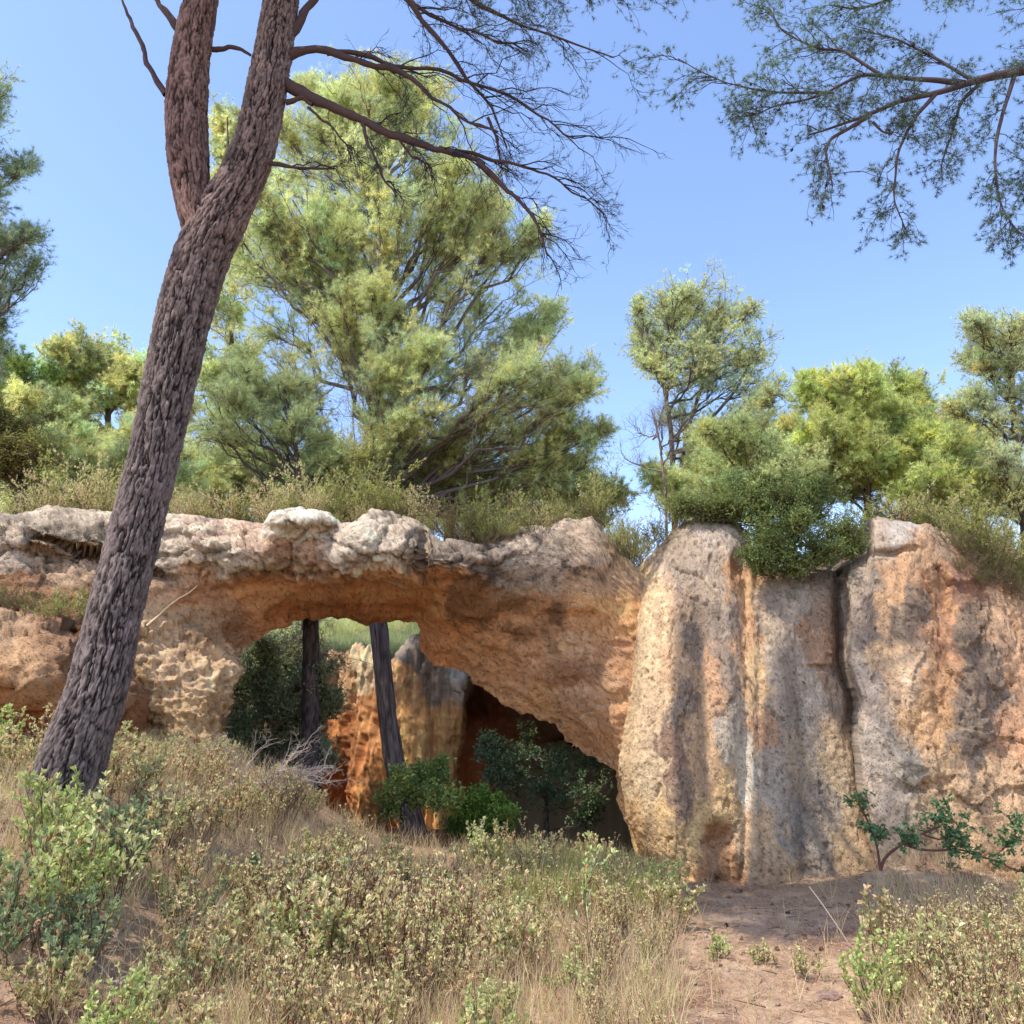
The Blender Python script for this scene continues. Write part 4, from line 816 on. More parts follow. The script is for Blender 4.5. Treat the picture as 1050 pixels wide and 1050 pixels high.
tree('pine_tree', 'airy grey-green tree with several thin stems against the sky, right of centre', 17, [(692, 600, 7), (692, 520, 6.5), (688, 440, 5), (680, 390, 3.5), (668, 350, 2)],
     [(660, 330, 24, 20), (690, 310, 34, 30), (715, 300, 34, 28), (745, 312, 34, 28), (700, 345, 44, 28), (745, 350, 40, 30), (780, 355, 28, 28), (690, 385, 36, 26), (735, 392, 40, 26), (780, 390, 30, 28), (655, 355, 20, 18), (800, 400, 18, 24), (720, 330, 50, 36), (740, 430, 50, 26), (700, 430, 34, 26), (790, 440, 34, 26), (715, 370, 50, 30)], S_(206, 208, 156), group=Rg, extra_trunks=[[(692, 520, 5), (705, 440, 4), (722, 390, 3), (735, 340, 2)], [(690, 500, 5), (720, 440, 3.5), (755, 400, 3), (775, 360, 2)]],
     n2=10, n3=7, n4=5, limb_r=.03, dpk=.8, start=(.3, .95), barkcol=S_(110, 98, 92), ntuft=3, needles=7, nl=.09, nw=.010, bare=.3)
tree('pine_tree', 'bright yellow-green dense young pine right of the airy tree', 15.5, [(890, 600, 9), (890, 520, 8), (888, 450, 6), (885, 390, 3)],
     [(880, 392, 34, 22), (850, 400, 28, 22), (915, 398, 32, 22), (945, 405, 26, 22), (870, 428, 40, 26), (915, 430, 40, 26), (950, 438, 24, 24), (845, 440, 30, 26), (890, 462, 50, 26), (830, 410, 18, 26), (850, 475, 40, 26), (930, 480, 50, 26), (890, 500, 60, 26), (970, 470, 34, 30), (960, 500, 50, 24)], S_(204, 208, 134), group=Rg, n2=14, n3=9, n4=5, limb_r=.035, dpk=1, start=(.1, .9), ntuft=3, needles=9, nl=.11, nw=.010)
tree('pine_tree', 'thin grey-green pine at the right edge with open crown', 15, [(1052, 620, 8), (1050, 520, 7), (1040, 440, 5), (1034, 360, 3)],
     [(1015, 340, 30, 22), (1045, 350, 34, 30), (1000, 370, 22, 18), (1030, 395, 34, 26), (1065, 400, 34, 30), (1010, 420, 30, 24), (1050, 445, 36, 28), (990, 450, 24, 24), (1080, 340, 40, 40), (1010, 480, 50, 26), (1050, 490, 50, 26), (985, 500, 40, 24), (1035, 340, 36, 26)], S_(206, 208, 160), group=Rg, n2=8, n3=7, n4=5, limb_r=.03, dpk=.9, start=(.2, .95), ntuft=3, needles=7, nl=.09, nw=.010, bare=.15, barkcol=S_(110, 98, 92))
tree('dead_tree', 'leafless grey sapling on the cliff top, left of the airy tree', 13.5, [(684, 560, 3), (682, 500, 2.6), (676, 450, 1.8), (668, 420, 1)],
     [(655, 440, 26, 26), (640, 470, 26, 20), (672, 430, 20, 24), (690, 455, 20, 24)], GB, cat='tree', n2=8, n3=5, n4=3, bare=1., limb_r=.018, r2=.006, start=(.1, .95), barkcol=S_(140, 122, 112), twigcol=S_(150, 134, 124), ntuft=1)
tree('shrub', 'bright green feathery shrub rising behind the dark one on the cliff top', 11.9, [(780, 600, 12), (780, 540, 9), (778, 480, 5)],
     [(745, 445, 28, 16), (720, 470, 26, 16), (780, 448, 36, 22), (750, 478, 42, 24), (810, 462, 34, 24), (795, 492, 40, 24), (840, 480, 26, 24), (730, 500, 30, 20), (768, 430, 20, 18)], S_(196, 200, 138), cat='bush', n2=10, n3=9, n4=5, limb_r=.02, r2=.007, dpk=1, start=(.05, .8), ntuft=3, needles=8, nl=.05, nw=.005, l4=.16)
tree('shrub', 'dark green shrub spilling over the cliff edge above the crack', 10.75, [(810, 600, 9, .4), (812, 560, 7, .2), (808, 530, 4)],
     [(760, 512, 36, 20, 0), (800, 510, 38, 22, -.1), (845, 520, 36, 22, 0), (780, 545, 26, 20, -.35), (820, 545, 38, 22, -.4), (862, 545, 24, 20, -.3), (790, 572, 20, 16, -.45), (815, 575, 24, 14, -.5), (845, 566, 26, 14, -.45), (735, 520, 28, 14, 0), (705, 522, 24, 10, 0), (875, 560, 12, 16, -.3), (800, 492, 26, 14, .2), (770, 496, 20, 12, .2)], S_(136, 150, 88), cat='bush', n2=13, n3=9, n4=5, limb_r=.016, r2=.006, dpk=.9, start=(.05, .8), leafy=(.035, .014, 4), mat=M_leaf, l4=.14, twigcol=S_(110, 84, 66))
tree('evergreen_oak', 'dark evergreen oak bush filling the left of the arch opening', 13.9, [(262, 900, 9), (266, 820, 7), (272, 760, 6), (280, 700, 4)],
     [(262, 690, 28, 26), (290, 672, 28, 20), (250, 740, 26, 26), (285, 720, 34, 28), (310, 760, 26, 30), (270, 775, 36, 26), (335, 720, 18, 22), (240, 780, 24, 24), (300, 690, 30, 26), (325, 770, 14, 24), (255, 810, 30, 20), (300, 800, 26, 20), (300, 660, 34, 22), (270, 700, 36, 30), (240, 700, 20, 26), (330, 690, 24, 26), (310, 730, 30, 30)], S_(156, 166, 128), cat='bush', n2=13, n3=9, n4=5, limb_r=.02, r2=.007, dpk=.8, start=(.1, .9), leafy=(.045, .022, 5), mat=M_leaf, l4=.16, twigcol=S_(90, 78, 68))
tree('bramble_bush', 'low bright green bush at the foot of the trunk seen through the arch', 12.6, [(415, 880, 5), (412, 840, 4), (408, 810, 2)],
     [(405, 800, 16, 12), (425, 820, 18, 14), (440, 790, 16, 12), (395, 830, 16, 14), (455, 820, 14, 14)], S_(150, 168, 96), cat='bush', n2=8, n3=6, n4=4, limb_r=.01, r2=.004, dpk=.8, start=(.1, .9), leafy=(.05, .028, 4), mat=M_leaf, l4=.12)
tree('bush', 'dark leafy bush in the shade of the cave mouth', 14, [(560, 880, 6), (560, 820, 5), (565, 770, 3)],
     [(540, 770, 26, 26), (580, 780, 28, 26), (610, 810, 26, 24), (520, 800, 26, 22), (560, 815, 34, 22), (500, 785, 20, 18)], S_(116, 132, 96), cat='bush', n2=9, n3=7, n4=5, limb_r=.014, r2=.006, dpk=.8, start=(.1, .9), leafy=(.05, .025, 4), mat=M_leaf, l4=.16)
tree('bush', 'rounded green bush just inside the arch right of the trunk', 12.3, [(495, 880, 5), (495, 850, 4), (495, 820, 2)],
     [(480, 825, 20, 14), (505, 822, 24, 16), (520, 840, 22, 16), (490, 850, 26, 14), (470, 848, 16, 14)], S_(124, 158, 74), cat='bush', n2=10, n3=7, n4=5, limb_r=.01, r2=.004, dpk=.8, start=(.1, .9), leafy=(.04, .022, 4), mat=M_leaf, l4=.12)

# ------------------------------------------------------------------ cliff-top scrub: feathery upright shrubs
def feathery(n_st, H, W, cols, nl=.022, seedcols=None):
    mb = MB(); A = RNG.normal(size=(n_st, 3))*c3(W*.15, W*.15, 0)
    A[:, 2] = -.05
    B = A+RNG.normal(size=(n_st, 3))*c3(W*.38, W*.38, 0)+np.stack([0*A[:, 0], 0*A[:, 0], H*RNG.uniform(.5, 1.05, n_st)], -1)
    C = bez(A, (A+B)/2+c3(0, 0, .1*H)+RNG.normal(size=A.shape)*.03, B, 7, .02)
    tubes(mb, C, np.linspace(.004, .0015, 7)[None], 3, S_(140, 118, 92))
    p, d, t, o = samp(C, 12, .2, 1.)
    q = p+nrm(d*1.2+RNG.normal(size=p.shape)*.5)*H*.22*RNG.uniform(.4, 1, (len(p), 1))
    C2 = np.stack([p, (p+q)/2+RNG.normal(size=p.shape)*.008, q], 1); tubes(mb, C2, np.array([[.0016, .0012, .001]]), 3, S_(140, 122, 92))
    pp, dd, tt, oo = samp(C2, 6, .15, 1.)
    cs = np.array(cols)[RNG.integers(0, len(cols), n_st)][o[oo]]
    tufts(mb, pp, dd, 4, nl, .0055, cs*RNG.uniform(.75, 1.25, (len(pp), 1)), .7)
    return mb
DRYC = [S_(238, 222, 176), S_(226, 214, 158), S_(206, 198, 138), S_(236, 206, 172)]
GRN = [S_(180, 184, 108), S_(196, 198, 114), S_(168, 166, 104)]
feath = [feathery(26, .62, .55, DRYC).mesh('shrub', M_dry), feathery(30, .55, .6, DRYC+GRN).mesh('shrub', M_dry), feathery(30, .6, .6, GRN).mesh('shrub', M_leaf),
         feathery(26, .65, .5, GRN+DRYC[:1]).mesh('shrub', M_leaf), feathery(34, .55, .7, [S_(112, 122, 70), S_(130, 132, 84), S_(120, 104, 80)]).mesh('shrub', M_leaf)]
def place(me, name, loc, s, label, cat, group, sz=None):
    o = bpy.data.objects.new(name, me); COL.objects.link(o); o.location = tuple(float(a) for a in loc); o.rotation_euler = (random.uniform(-.08, .08), random.uniform(-.08, .08), random.uniform(0, 6.28))
    o.scale = (s, s, (sz or s)); tag(o, label, cat, group); return o
LB = {0: 'dry straw-coloured feathery shrub on the rock rim above the arch', 1: 'mixed dry and olive feathery shrub on the rock rim above the arch', 2: 'olive-green feathery shrub on the rock rim', 3: 'tall yellow-green feathery shrub on the rock rim', 4: 'dull dark brushy shrub on the rock rim'}
shelf = lambda u: P(u, float(top_arch(u)), float(archY(np.array(float(u)), np.array(float(top_arch(u)))))+.3)
for row in range(4):
    for u in np.arange(-70, 655, 16):
        u = u+random.uniform(-9, 9)
        if u < 120 and row == 0 and random.random() < .5: continue
        b = shelf(u); y = b[1]+.12+row*.42+random.uniform(-.12, .12)
        b = b*np.array([y/b[1], 1, 1]); b[1] = y
        pn = float(fbm(np.array([u*.02, row*1.3, 2.]), 2, 777)); 
        if pn < -.18: continue
        kind = random.choices([0, 1, 2, 3, 4], [7, 2, .4+3*max(pn, 0), .4, .8] if u < 430 else ([1, 1, 3, 2, 2] if u < 560 else [1, .5, 3, 4, 1.2]))[0]
        hs = random.uniform(.4, 1.05)*(1+.9*pn)*(1.1 if u < 470 else 1.25)*(.72 if row == 0 else 1)
        place(feath[kind], 'shrub', (b[0], b[1], b[2]-.03), hs*.9, LB[kind], 'shrub', LB[kind].replace('shrub', 'shrubs'), hs)
for (u, v, Y, s, kd) in [(640, 566, 10.75, .7, 3), (655, 575, 10.8, .6, 2), (668, 562, 11.0, .7, 4), (680, 552, 11.1, .6, 4), (548, 548, 10.55, .6, 4), (520, 552, 10.5, .5, 2), (700, 540, 11.1, .6, 2), (630, 560, 10.7, .6, 3), (500, 556, 10.4, .5, 4), (690, 530, 11.4, .8, 2)]:
    place(feath[kd], 'shrub', P(u, v, Y), s, ['', '', 'olive shrub hanging beside the corner where arch meets cliff', 'yellow-green shrub tuft in the corner where arch meets cliff', 'brownish shrub hanging on the brow beside the corner of the cliff'][kd], 'shrub', 'shrubs at the corner of the cliff')
for row in range(4):
    for u in np.arange(885, 1120, 20):
        u = u+random.uniform(-8, 8); Y = 10.75+row*.5+random.uniform(-.15, .15); vt = float(top_c2(u))
        b = P(u, vt, 10.75); z = b[2]; x = P(u, vt, Y)[0]
        if row == 0 and u < 985: continue
        kd = random.choices([1, 2, 3, 4], [3, 2, 3, 1.5])[0]; s = random.uniform(.9, 1.3)
        place(feath[kd], 'shrub', (x, Y, z-.08), s, ['', 'straw and olive feathery shrub on the right cliff top', 'olive feathery shrub on the right cliff top', 'tall pale green feathery shrub on the right cliff top', 'dark brushy shrub draping the brow of the right cliff'][kd], 'shrub', 'dark shrubs draping the right cliff' if kd == 4 else 'feathery shrubs on the right cliff top')
for (u, v, Y, s) in [(985, 560, 10.4, .6), (1000, 572, 10.4, .7), (1018, 588, 10.4, .7), (1036, 600, 10.4, .7), (1050, 612, 10.45, .7), (1010, 600, 10.3, .5), (990, 585, 10.3, .45)]:
    place(feath[4], 'shrub', P(u, v, Y), s, 'dark brushy shrub draping the brow of the right cliff', 'shrub', 'dark shrubs draping the right cliff')
for (u, v, Y, s, kd) in [(5, 628, 9.3, .6, 4), (30, 628, 9.3, .5, 4), (60, 634, 9.35, .6, 3), (85, 640, 9.4, .7, 3), (45, 636, 9.1, .5, 2), (100, 648, 9.3, .6, 3), (-10, 622, 9.2, .6, 4)]:
    place(feath[kd], 'shrub', P(u, v, Y), s, ['', '', 'olive tuft on the ledge above the left boulder', 'pale green broom-like tuft on the ledge beside the pine trunk', 'dark green tuft on the ledge above the left boulder'][kd], 'shrub', 'tufts on the left ledge')
# low fill of scrub on the slopes behind (too many to count)
mb = MB(); n = 5200
xs = RNG.uniform(-9, 11, n); ys = RNG.uniform(17.8, 27, n); sel = np.ones(n, bool)
zs = ground_z(xs, ys); p = np.stack([xs, ys, zs], -1)
tufts(mb, p, np.broadcast_to(c3(0, 0, 1), p.shape), 14, .4, .014, np.array([S_(196, 194, 136), S_(178, 184, 120), S_(208, 198, 146)])[RNG.integers(0, 3, n)], .4)
tag(mb.build('grass', M_dry), 'green and straw grass on the slope behind the quarry walls', 'grass', kind='stuff')

# ------------------------------------------------------------------ foreground rockrose shrubs
def rockrose(n_st, H, W, greens, dry=.12, L=.042, Wd=.014, dens=11):
    mb = MB(); A = RNG.normal(size=(n_st, 3))*c3(W*.10, W*.10, 0); A[:, 2] = -.04
    an = RNG.uniform(0, 6.28, n_st); rr = W*.5*np.sqrt(RNG.uniform(0, 1, n_st))
    hh = H*(1-.35*(rr/(W*.5))**2)*RNG.uniform(.6, 1.08, n_st)
    B = A+np.stack([np.cos(an)*rr, np.sin(an)*rr, hh], -1)
    C = bez(A, A+(B-A)*c3(.75, .75, .4), B, 7, .015)
    sc = np.array([S_(122, 92, 78), S_(150, 128, 108), S_(96, 70, 62)])[RNG.integers(0, 3, n_st)]
    tubes(mb, C, np.linspace(.0045, .0018, 7)[None], 4, sc)
    p, d, t, o = samp(C, 6, .35, .97); l = H*.26*RNG.uniform(.4, 1, (len(p), 1))
    dd = nrm(d*.8+RNG.normal(size=p.shape)*.6+c3(0, 0, .5)); C2 = bez(p, p+dd*l*.5, p+nrm(dd+c3(0, 0, .5))*l, 5, .006)
    tubes(mb, C2, np.linspace(.0022, .0012, 5)[None], 3, sc[o]*1.1)
    allC = C2; pp, d5, t5, o5 = samp(allC, dens, .25, 1.)
    g = np.array(greens)[RNG.integers(0, len(greens), n_st)][o[o5]]*RNG.uniform(.7, 1.3, (len(pp), 1))
    isd = RNG.uniform(size=len(pp)) < dry
    g = np.where(isd[:, None], np.array([S_(196, 140, 100), S_(214, 176, 136), S_(150, 100, 76)])[RNG.integers(0, 3, len(pp))], g)
    leaves(mb, pp, d5*.8+RNG.normal(size=pp.shape)*.5+c3(0, 0, .35), L*RNG.uniform(.55, 1.15, len(pp)), Wd*RNG.uniform(.8, 1.25, len(pp)), g)
    tip = C2[:, -1]; dt = nrm(C2[:, -1]-C2[:, -2])                       # leaf rosette on each tip
    for k in range(4):
        leaves(mb, tip, dt+RNG.normal(size=tip.shape)*.45, L*.9, Wd, np.array(greens)[RNG.integers(0, len(greens), len(tip))]*1.1)
    pod = tip[RNG.uniform(size=len(tip)) < .25]                       # dry seed heads
    if len(pod): tubes(mb, np.stack([pod, pod+c3(0, 0, .008), pod+c3(0, 0, .018)], 1), np.array([[.002, .0065, .001]]), 5, S_(176, 112, 84))
    return mb
GG = [S_(196, 194, 134), S_(208, 204, 144), S_(176, 174, 118), S_(222, 210, 160), S_(216, 192, 150)]
GP = [S_(222, 208, 156), S_(232, 206, 164), S_(204, 196, 138), S_(238, 212, 168)]
GV = [S_(180, 192, 116), S_(196, 202, 130), S_(212, 210, 150)]
GD = [S_(140, 154, 112), S_(156, 168, 124), S_(124, 140, 100)]
cis = {'g': [rockrose(18, .5, .62, GG).mesh('rockrose_shrub', M_leaf), rockrose(15, .46, .55, GG, .2).mesh('rockrose_shrub', M_leaf), rockrose(17, .5, .6, GG+GP).mesh('rockrose_shrub', M_leaf)],
       'p': [rockrose(20, .5, .6, GP, .3, .036, .010).mesh('rockrose_shrub', M_leaf), rockrose(17, .55, .6, GP, .25, .034, .010).mesh('rockrose_shrub', M_leaf), rockrose(18, .5, .55, GP+GG, .25, .036, .011).mesh('rockrose_shrub', M_leaf)],
       'v': [rockrose(17, .55, .6, GV, .06, .042, .017).mesh('rockrose_shrub', M_leaf), rockrose(14, .5, .5, GV+GG, .08, .042, .016).mesh('rockrose_shrub', M_leaf)],
       'b': [rockrose(26, .55, .6, GP+GG, .45, .028, .010, 4).mesh('rockrose_shrub', M_leaf), rockrose(22, .6, .5, GV+GP, .35, .03, .011, 5).mesh('rockrose_shrub', M_leaf)],
       'd': [rockrose(16, .5, .6, GD, .08, .042, .015).mesh('rockrose_shrub', M_leaf), rockrose(15, .5, .6, GD+GG, .15).mesh('rockrose_shrub', M_leaf)]}
CL = {'g': ('grey-green rockrose shrub in the low thicket before the arch', 'grey-green rockrose thicket before the arch'), 'p': ('pale dry-looking fine-leaved rockrose in the low thicket before the arch', 'pale dry rockroses before the arch'),
      'v': ('bright fresh green rockrose shrub near the foot of the leaning pine', 'bright rockroses by the leaning pine'), 'b': ('wiry rockrose with many bare reddish stems and few leaves before the arch', 'wiry bare-stemmed rockroses before the arch'), 'd': ('darker green rockrose shrub in the shade before the arch', 'darker rockroses in the shade')}
CR = {'g': 'grey-green rockrose shrub at the lower right beside the path', 'p': 'pale dry rockrose shrub at the lower right beside the path', 'v': 'fresh green rockrose shrub at the lower right beside the path', 'd': 'dark green rockrose shrub at the lower right beside the path', 'b': 'wiry rockrose with bare reddish stems at the lower right beside the path'}
pts = []
def dens(px, py):
    if px > 715:
        if px > 900 and py > 940 + (1050-px)*.15: return ('r', .22)
        return None
    if py > 1110: return None
    if px < 150 and 850 < py: return ('l', .75 if not (60 < px and 965 < py < 1090) else .15)
    if 100 < px < 185 and py > 930: return ('m', .12)
    if 700 < px: return None
    if 250 < px < 420 and py > 1030 and py < 1080: return ('m', .5)
    if 380 < px < 470 and py > 960: return ('m', .2)
    if float(fbm(np.array([px*.012, py*.02, 1.]), 2, 999)) > .16: return ('m', .15)
    if 610 < px and py > 985: return ('m', .15)
    return ('m', .93)
tries = 0
while tries < 6000 and len(pts) < 185:
    tries += 1
    Y = random.uniform(4.3, 10.2); x = random.uniform(-.75, .75)*Y
    z = float(ground_z(x, Y)); px, py = proj(np.array([x, Y, z]))
    if px < -60 or px > 1110: continue
    dd = dens(px, py)
    if dd is None or random.random() > dd[1]: continue
    if Y > 10.0 and px < 235: continue
    if px > 640 and Y > 8.9: continue
    md = .35 if Y < 7 else .42
    if any((x-a)**2+(Y-b)**2 < md*md for a, b in pts): continue
    if (x+3.25)**2+(Y-6.5)**2 < .5**2: continue
    pts.append((x, Y))
    zn = dd[0]
    if zn == 'l': kd = random.choices('vgpdb', [3, 1.6, 1, .7, 1])[0]
    elif zn == 'r': kd = random.choices('gpdvb', [.6, 1.5, .1, .4, 5])[0]
    else:
        near = Y < 7.3
        kd = random.choices('gpdvb', ([1., 2.6, .1, .5, 4.2] if near else [1.6, 2.6, .4, .7, 2.2]) if px > 330 else [3, 1.8, .8, .8, 1.5])[0]
    s = random.uniform(.75, 1.1)*(.8 if Y < 5.4 else 1)
    s *= 1+.75*float(fbm(np.array([x*.8, Y*.8, 3.]), 2, 888))
    if zn == 'm' and px > 560: s *= .85
    if zn == 'r': s = min(s, .8)
    if Y > 7.2 and px < 480: s *= .84
    lab, grp = CL[kd] if px < 780 else (CR[kd], 'rockroses at the lower right')
    place(random.choice(cis[kd]), 'rockrose_shrub', (x, Y, z), s, lab, 'shrub', grp, s*random.uniform(.9, 1.15))
# the sprigs that stick out
def sprig(px, py, topy, Y, label, greens, n=3, W=.18, name='rockrose_shrub'):
    b = P(px, py, Y); b[2] = max(b[2], float(ground_z(b[0], b[1]))-.02) if py > 1e4 else b[2]
    gz = float(ground_z(b[0], b[1])); H = float(P(px, topy, Y)[2]-gz)
    mb = rockrose(n, H, W, greens, .1, .05, .02, 8); o = place(mb.mesh(name, M_leaf), name, (b[0], b[1], gz), 1, label, 'shrub', None)
    o.rotation_euler = (0, 0, 0); return o
sprig(605, 900, 790, 6.4, 'tall pale rockrose sprig standing up before the dark cave mouth', [S_(206, 214, 150), S_(190, 200, 130)], 3, .16)
sprig(95, 940, 775, 5.2, 'tall pale-leaved rockrose sprig in front of the base of the leaning pine', [S_(214, 208, 150), S_(200, 200, 140)], 5, .38)
sprig(40, 960, 830, 5.0, 'bright green leafy rockrose left of the leaning pine base', GV, 5, .4)
sprig(905, 960, 895, 6.6, 'dry rockrose sprig with tan tips beside the path at right', [S_(214, 176, 136), S_(190, 180, 130)], 4, .36)
sprig(945, 1000, 900, 5.8, 'rockrose sprig with pale yellow-green top near the right edge', [S_(206, 206, 140), S_(190, 180, 130)], 4, .36)
sprig(990, 1040, 905, 5.4, 'large grey-green rockrose at the bottom right corner', GG, 4, .5)
for (px, py, h, Y, lb) in [(740, 985, 26, 0, 'small bright green pine seedling on the bare path'), (785, 990, 22, 0, 'tiny grey-green seedling beside the bare path'), (830, 1005, 34, 0, 'leafy rockrose seedling at the edge of the path'), (775, 892, 12, 0, 'small dark plant at the foot of the streaked cliff'), (805, 893, 12, 0, 'smaller dark plant at the cliff foot, right of its neighbour'), (868, 890, 14, 0, 'little plant at the foot of the crack')]:
    b = on_ground(px, py); H = h*float(pxm(px, py, b[1]))
    mb = rockrose(7, H*1.2, H*1.1, GV if 'bright' in lb else GG if 'cliff' not in lb else GD, .05, .028, .01, 7); o = place(mb.mesh('seedling', M_leaf), 'seedling', b, 1, lb, 'plant', None)

# oak sapling low on the right, before the cliff
sap = thing('oak_sapling', 'small leafy oak sapling with curved stem in front of the right cliff', 'sapling', P(903, 893, 9.2))
mb = MB()
paths = [[(903, 893, 3.4), (906, 880, 3), (918, 870, 2.6), (932, 862, 2.2), (945, 855, 2.5), (962, 848, 2)], [(903, 893, 3), (900, 872, 2.2), (896, 855, 2), (888, 838, 2), (882, 828, 1.5)],
         [(928, 866, 3), (945, 872, 3), (970, 872, 2.5), (985, 870, 2), (1005, 878, 2), (1025, 884, 2)], [(1015, 880, 2), (1030, 870, 1.6), (1045, 850, 1.5)], [(945, 855, 2), (965, 862, 1.6), (985, 850, 1.4), (975, 838, 1)], [(1025, 884, 2), (1040, 892, 2), (1060, 895, 2)]]
cs = []
for p_ in paths:
    x, r = px_path(p_, 9.2, 14); tubes(mb, x[None], r[None], 6, S_(110, 76, 66)); cs.append(x)
mb.build('stem', M_wood, sap, True)
mb = MB(); C = np.array(cs); c2, c3_, c4 = spray(mb, C, 17, .3, .26, .1, .0025, S_(104, 84, 68), c3(0, -.1, .15), sub=(5, .1))
pp, d5, t5, o5 = samp(c3_, 6, .2, 1.); leaves(mb, pp, d5+RNG.normal(size=pp.shape)*.6, .042, .024, np.broadcast_to(S_(112, 140, 98), pp.shape)*RNG.uniform(.6, 1.35, (len(pp), 1)))
mb.build('foliage', M_leaf, sap)

# grey brushwood heap left of the opening
mb = MB(); b = P(262, 812, 9.5); A = np.repeat(b[None], 26, 0)+RNG.normal(size=(26, 3))*c3(.12, .1, .04)
B = A+nrm(RNG.normal(size=(26, 3))*c3(1, .5, .35)+c3(.35, 0, .45))*RNG.uniform(.35, .85, (26, 1)); C = bez(A, (A+B)/2+c3(0, 0, .12), B, 7, .03)
tubes(mb, C, np.linspace(.009, .003, 7)[None], 5, S_(186, 168, 154)); spray(mb, C, 6, .2, .35, .1, .0035, S_(186, 168, 154), c3(.2, 0, .2), sub=(4, .14))
tag(mb.build('brushwood', M_wood), 'heap of dead grey twigs beside the left pillar of the arch', 'brushwood')
# exposed root on the pillar
mb = MB(); rp = np.array([(150, 642, 2.4), (163, 631, 2.4), (172, 622, 2.2), (184, 613, 2.), (192, 609, 1.8), (203, 600, 1.2)]); x = P(rp[:, 0], rp[:, 1], archY(rp[:, 0], rp[:, 1])-.06); r = rp[:, 2]*.5*.0115; x = np.stack([np.interp(np.linspace(0, 5, 22), range(6), x[:, k]) for k in range(3)], -1); x = x+fbm(x*9, 2, 4)[:, None]*.03; r = np.interp(np.linspace(0, 5, 22), range(6), r); tubes(mb, x[None], r[None], 6, S_(226, 198, 158)); tag(mb.build('root', M_wood, None, True), 'pale exposed root crossing the rock right of the pine trunk', 'root')

# ------------------------------------------------------------------ stones, cones, sticks
def stone(c, r, col, sd, flat=.6):
    n, m = 26, 18; th = np.linspace(0, 2*math.pi, n, endpoint=False); ph = np.linspace(.02, math.pi-.02, m)
    D = np.stack([np.cos(th)[None]*np.sin(ph)[:, None], np.sin(th)[None]*np.sin(ph)[:, None], np.cos(ph)[:, None]+0*th[None]], -1)
    f1, f2, idv = worley(D*1.1+sd, sd)
    V = D*(1+.22*fbm(D*1.5+sd, 3, sd)-.25*f1+.05*fbm(D*6+sd, 2, sd))[..., None]*r*c3(1.25, 1, flat); V = V+np.asarray(c)
    mb = MB(); i = np.arange(n*m).reshape(m, n); a = i[:-1]; b = np.roll(a, -1, 1); d = i[1:]; e = np.roll(d, -1, 1)
    cc = col*(1+.3*fbm(V*20, 3, 3))[..., None]
    mb.add(V, cc.reshape(-1, 3), quad=np.stack([a, d, e, b], -1)); return mb
for i, (px, py, rpx, col, fl, lb) in enumerate([(106, 852, 17, S_(206, 192, 180), .7, 'pale angular stone lying right of the leaning pine base'), (128, 1010, 22, S_(176, 158, 140), .3, 'flat grey stone sunk in the litter at lower left'), (190, 835, 14, S_(190, 164, 140), .4, 'pinkish stone half hidden behind the shrubs under the left pillar'),
                                          (730, 892, 9, S_(160, 120, 96), .6, 'small brown stone at the foot of the cliff niche'), (850, 1022, 12, S_(170, 140, 126), .4, 'dull stone on the path at the bottom right')]):
    if i in (0, 2): c = P(px, py, 6.9 if i == 0 else 8.6)
    else: c = on_ground(px, py)
    r = rpx*float(pxm(px, py, c[1]))
    tag(stone(c, r, col, 20+i, fl).build('stone', M_rock, None, True), lb, 'stone')
mbc = MB(); p0 = np.array([[0, 0, .0]]); K = 7
tubes(mbc, np.stack([np.linspace(-.04, .04, K), np.zeros(K), np.full(K, .015)], -1)[None], np.array([[.004, .016, .022, .023, .019, .012, .003]]), 10, S_(66, 50, 44))
kk = 90; a = RNG.uniform(0, 6.28, kk); xx = RNG.uniform(-.03, .034, kk); rr = .020
pc = np.stack([xx, np.cos(a)*rr, np.sin(a)*rr+.015], -1); tufts(mbc, pc, np.stack([0*a+.4, np.cos(a), np.sin(a)], -1), 2, .012, .012, np.broadcast_to(S_(84, 62, 52), pc.shape), .2)
mcone = mbc.mesh('pine_cone', M_wood)
for (px, py) in [(825, 962), (797, 975), (822, 995), (760, 915), (842, 975), (870, 930), (700, 990), (808, 938), (905, 950), (835, 990), (745, 950)]:
    b = on_ground(px, py); place(mcone, 'pine_cone', b, .62, 'dark fallen pine cone on the bare path', 'pine cone', 'pine cones on the path')
for (x0, y0, x1, y1, w, lb) in [(85, 990, 112, 1008, .006, 'pale thin stick lying in the litter at lower left'), (150, 975, 20, 1000, .004, 'long thin twig at lower left among dry needles'), (830, 912, 872, 972, .005, 'dry leaning stalk rising beside the path at right')]:
    a = on_ground(x0, y0); b = on_ground(x1, y1)
    if y0 == 912: a = P(830, 912, b[1])
    mb = MB(); tubes(mb, bez(a[None]+c3(0, 0, .02), (a+b)[None]/2+c3(0, .02, .05), b[None]+c3(0, 0, .01), 8), np.full((1, 8), w), 5, S_(206, 184, 160)); tag(mb.build('stick', M_wood), lb, 'stick')

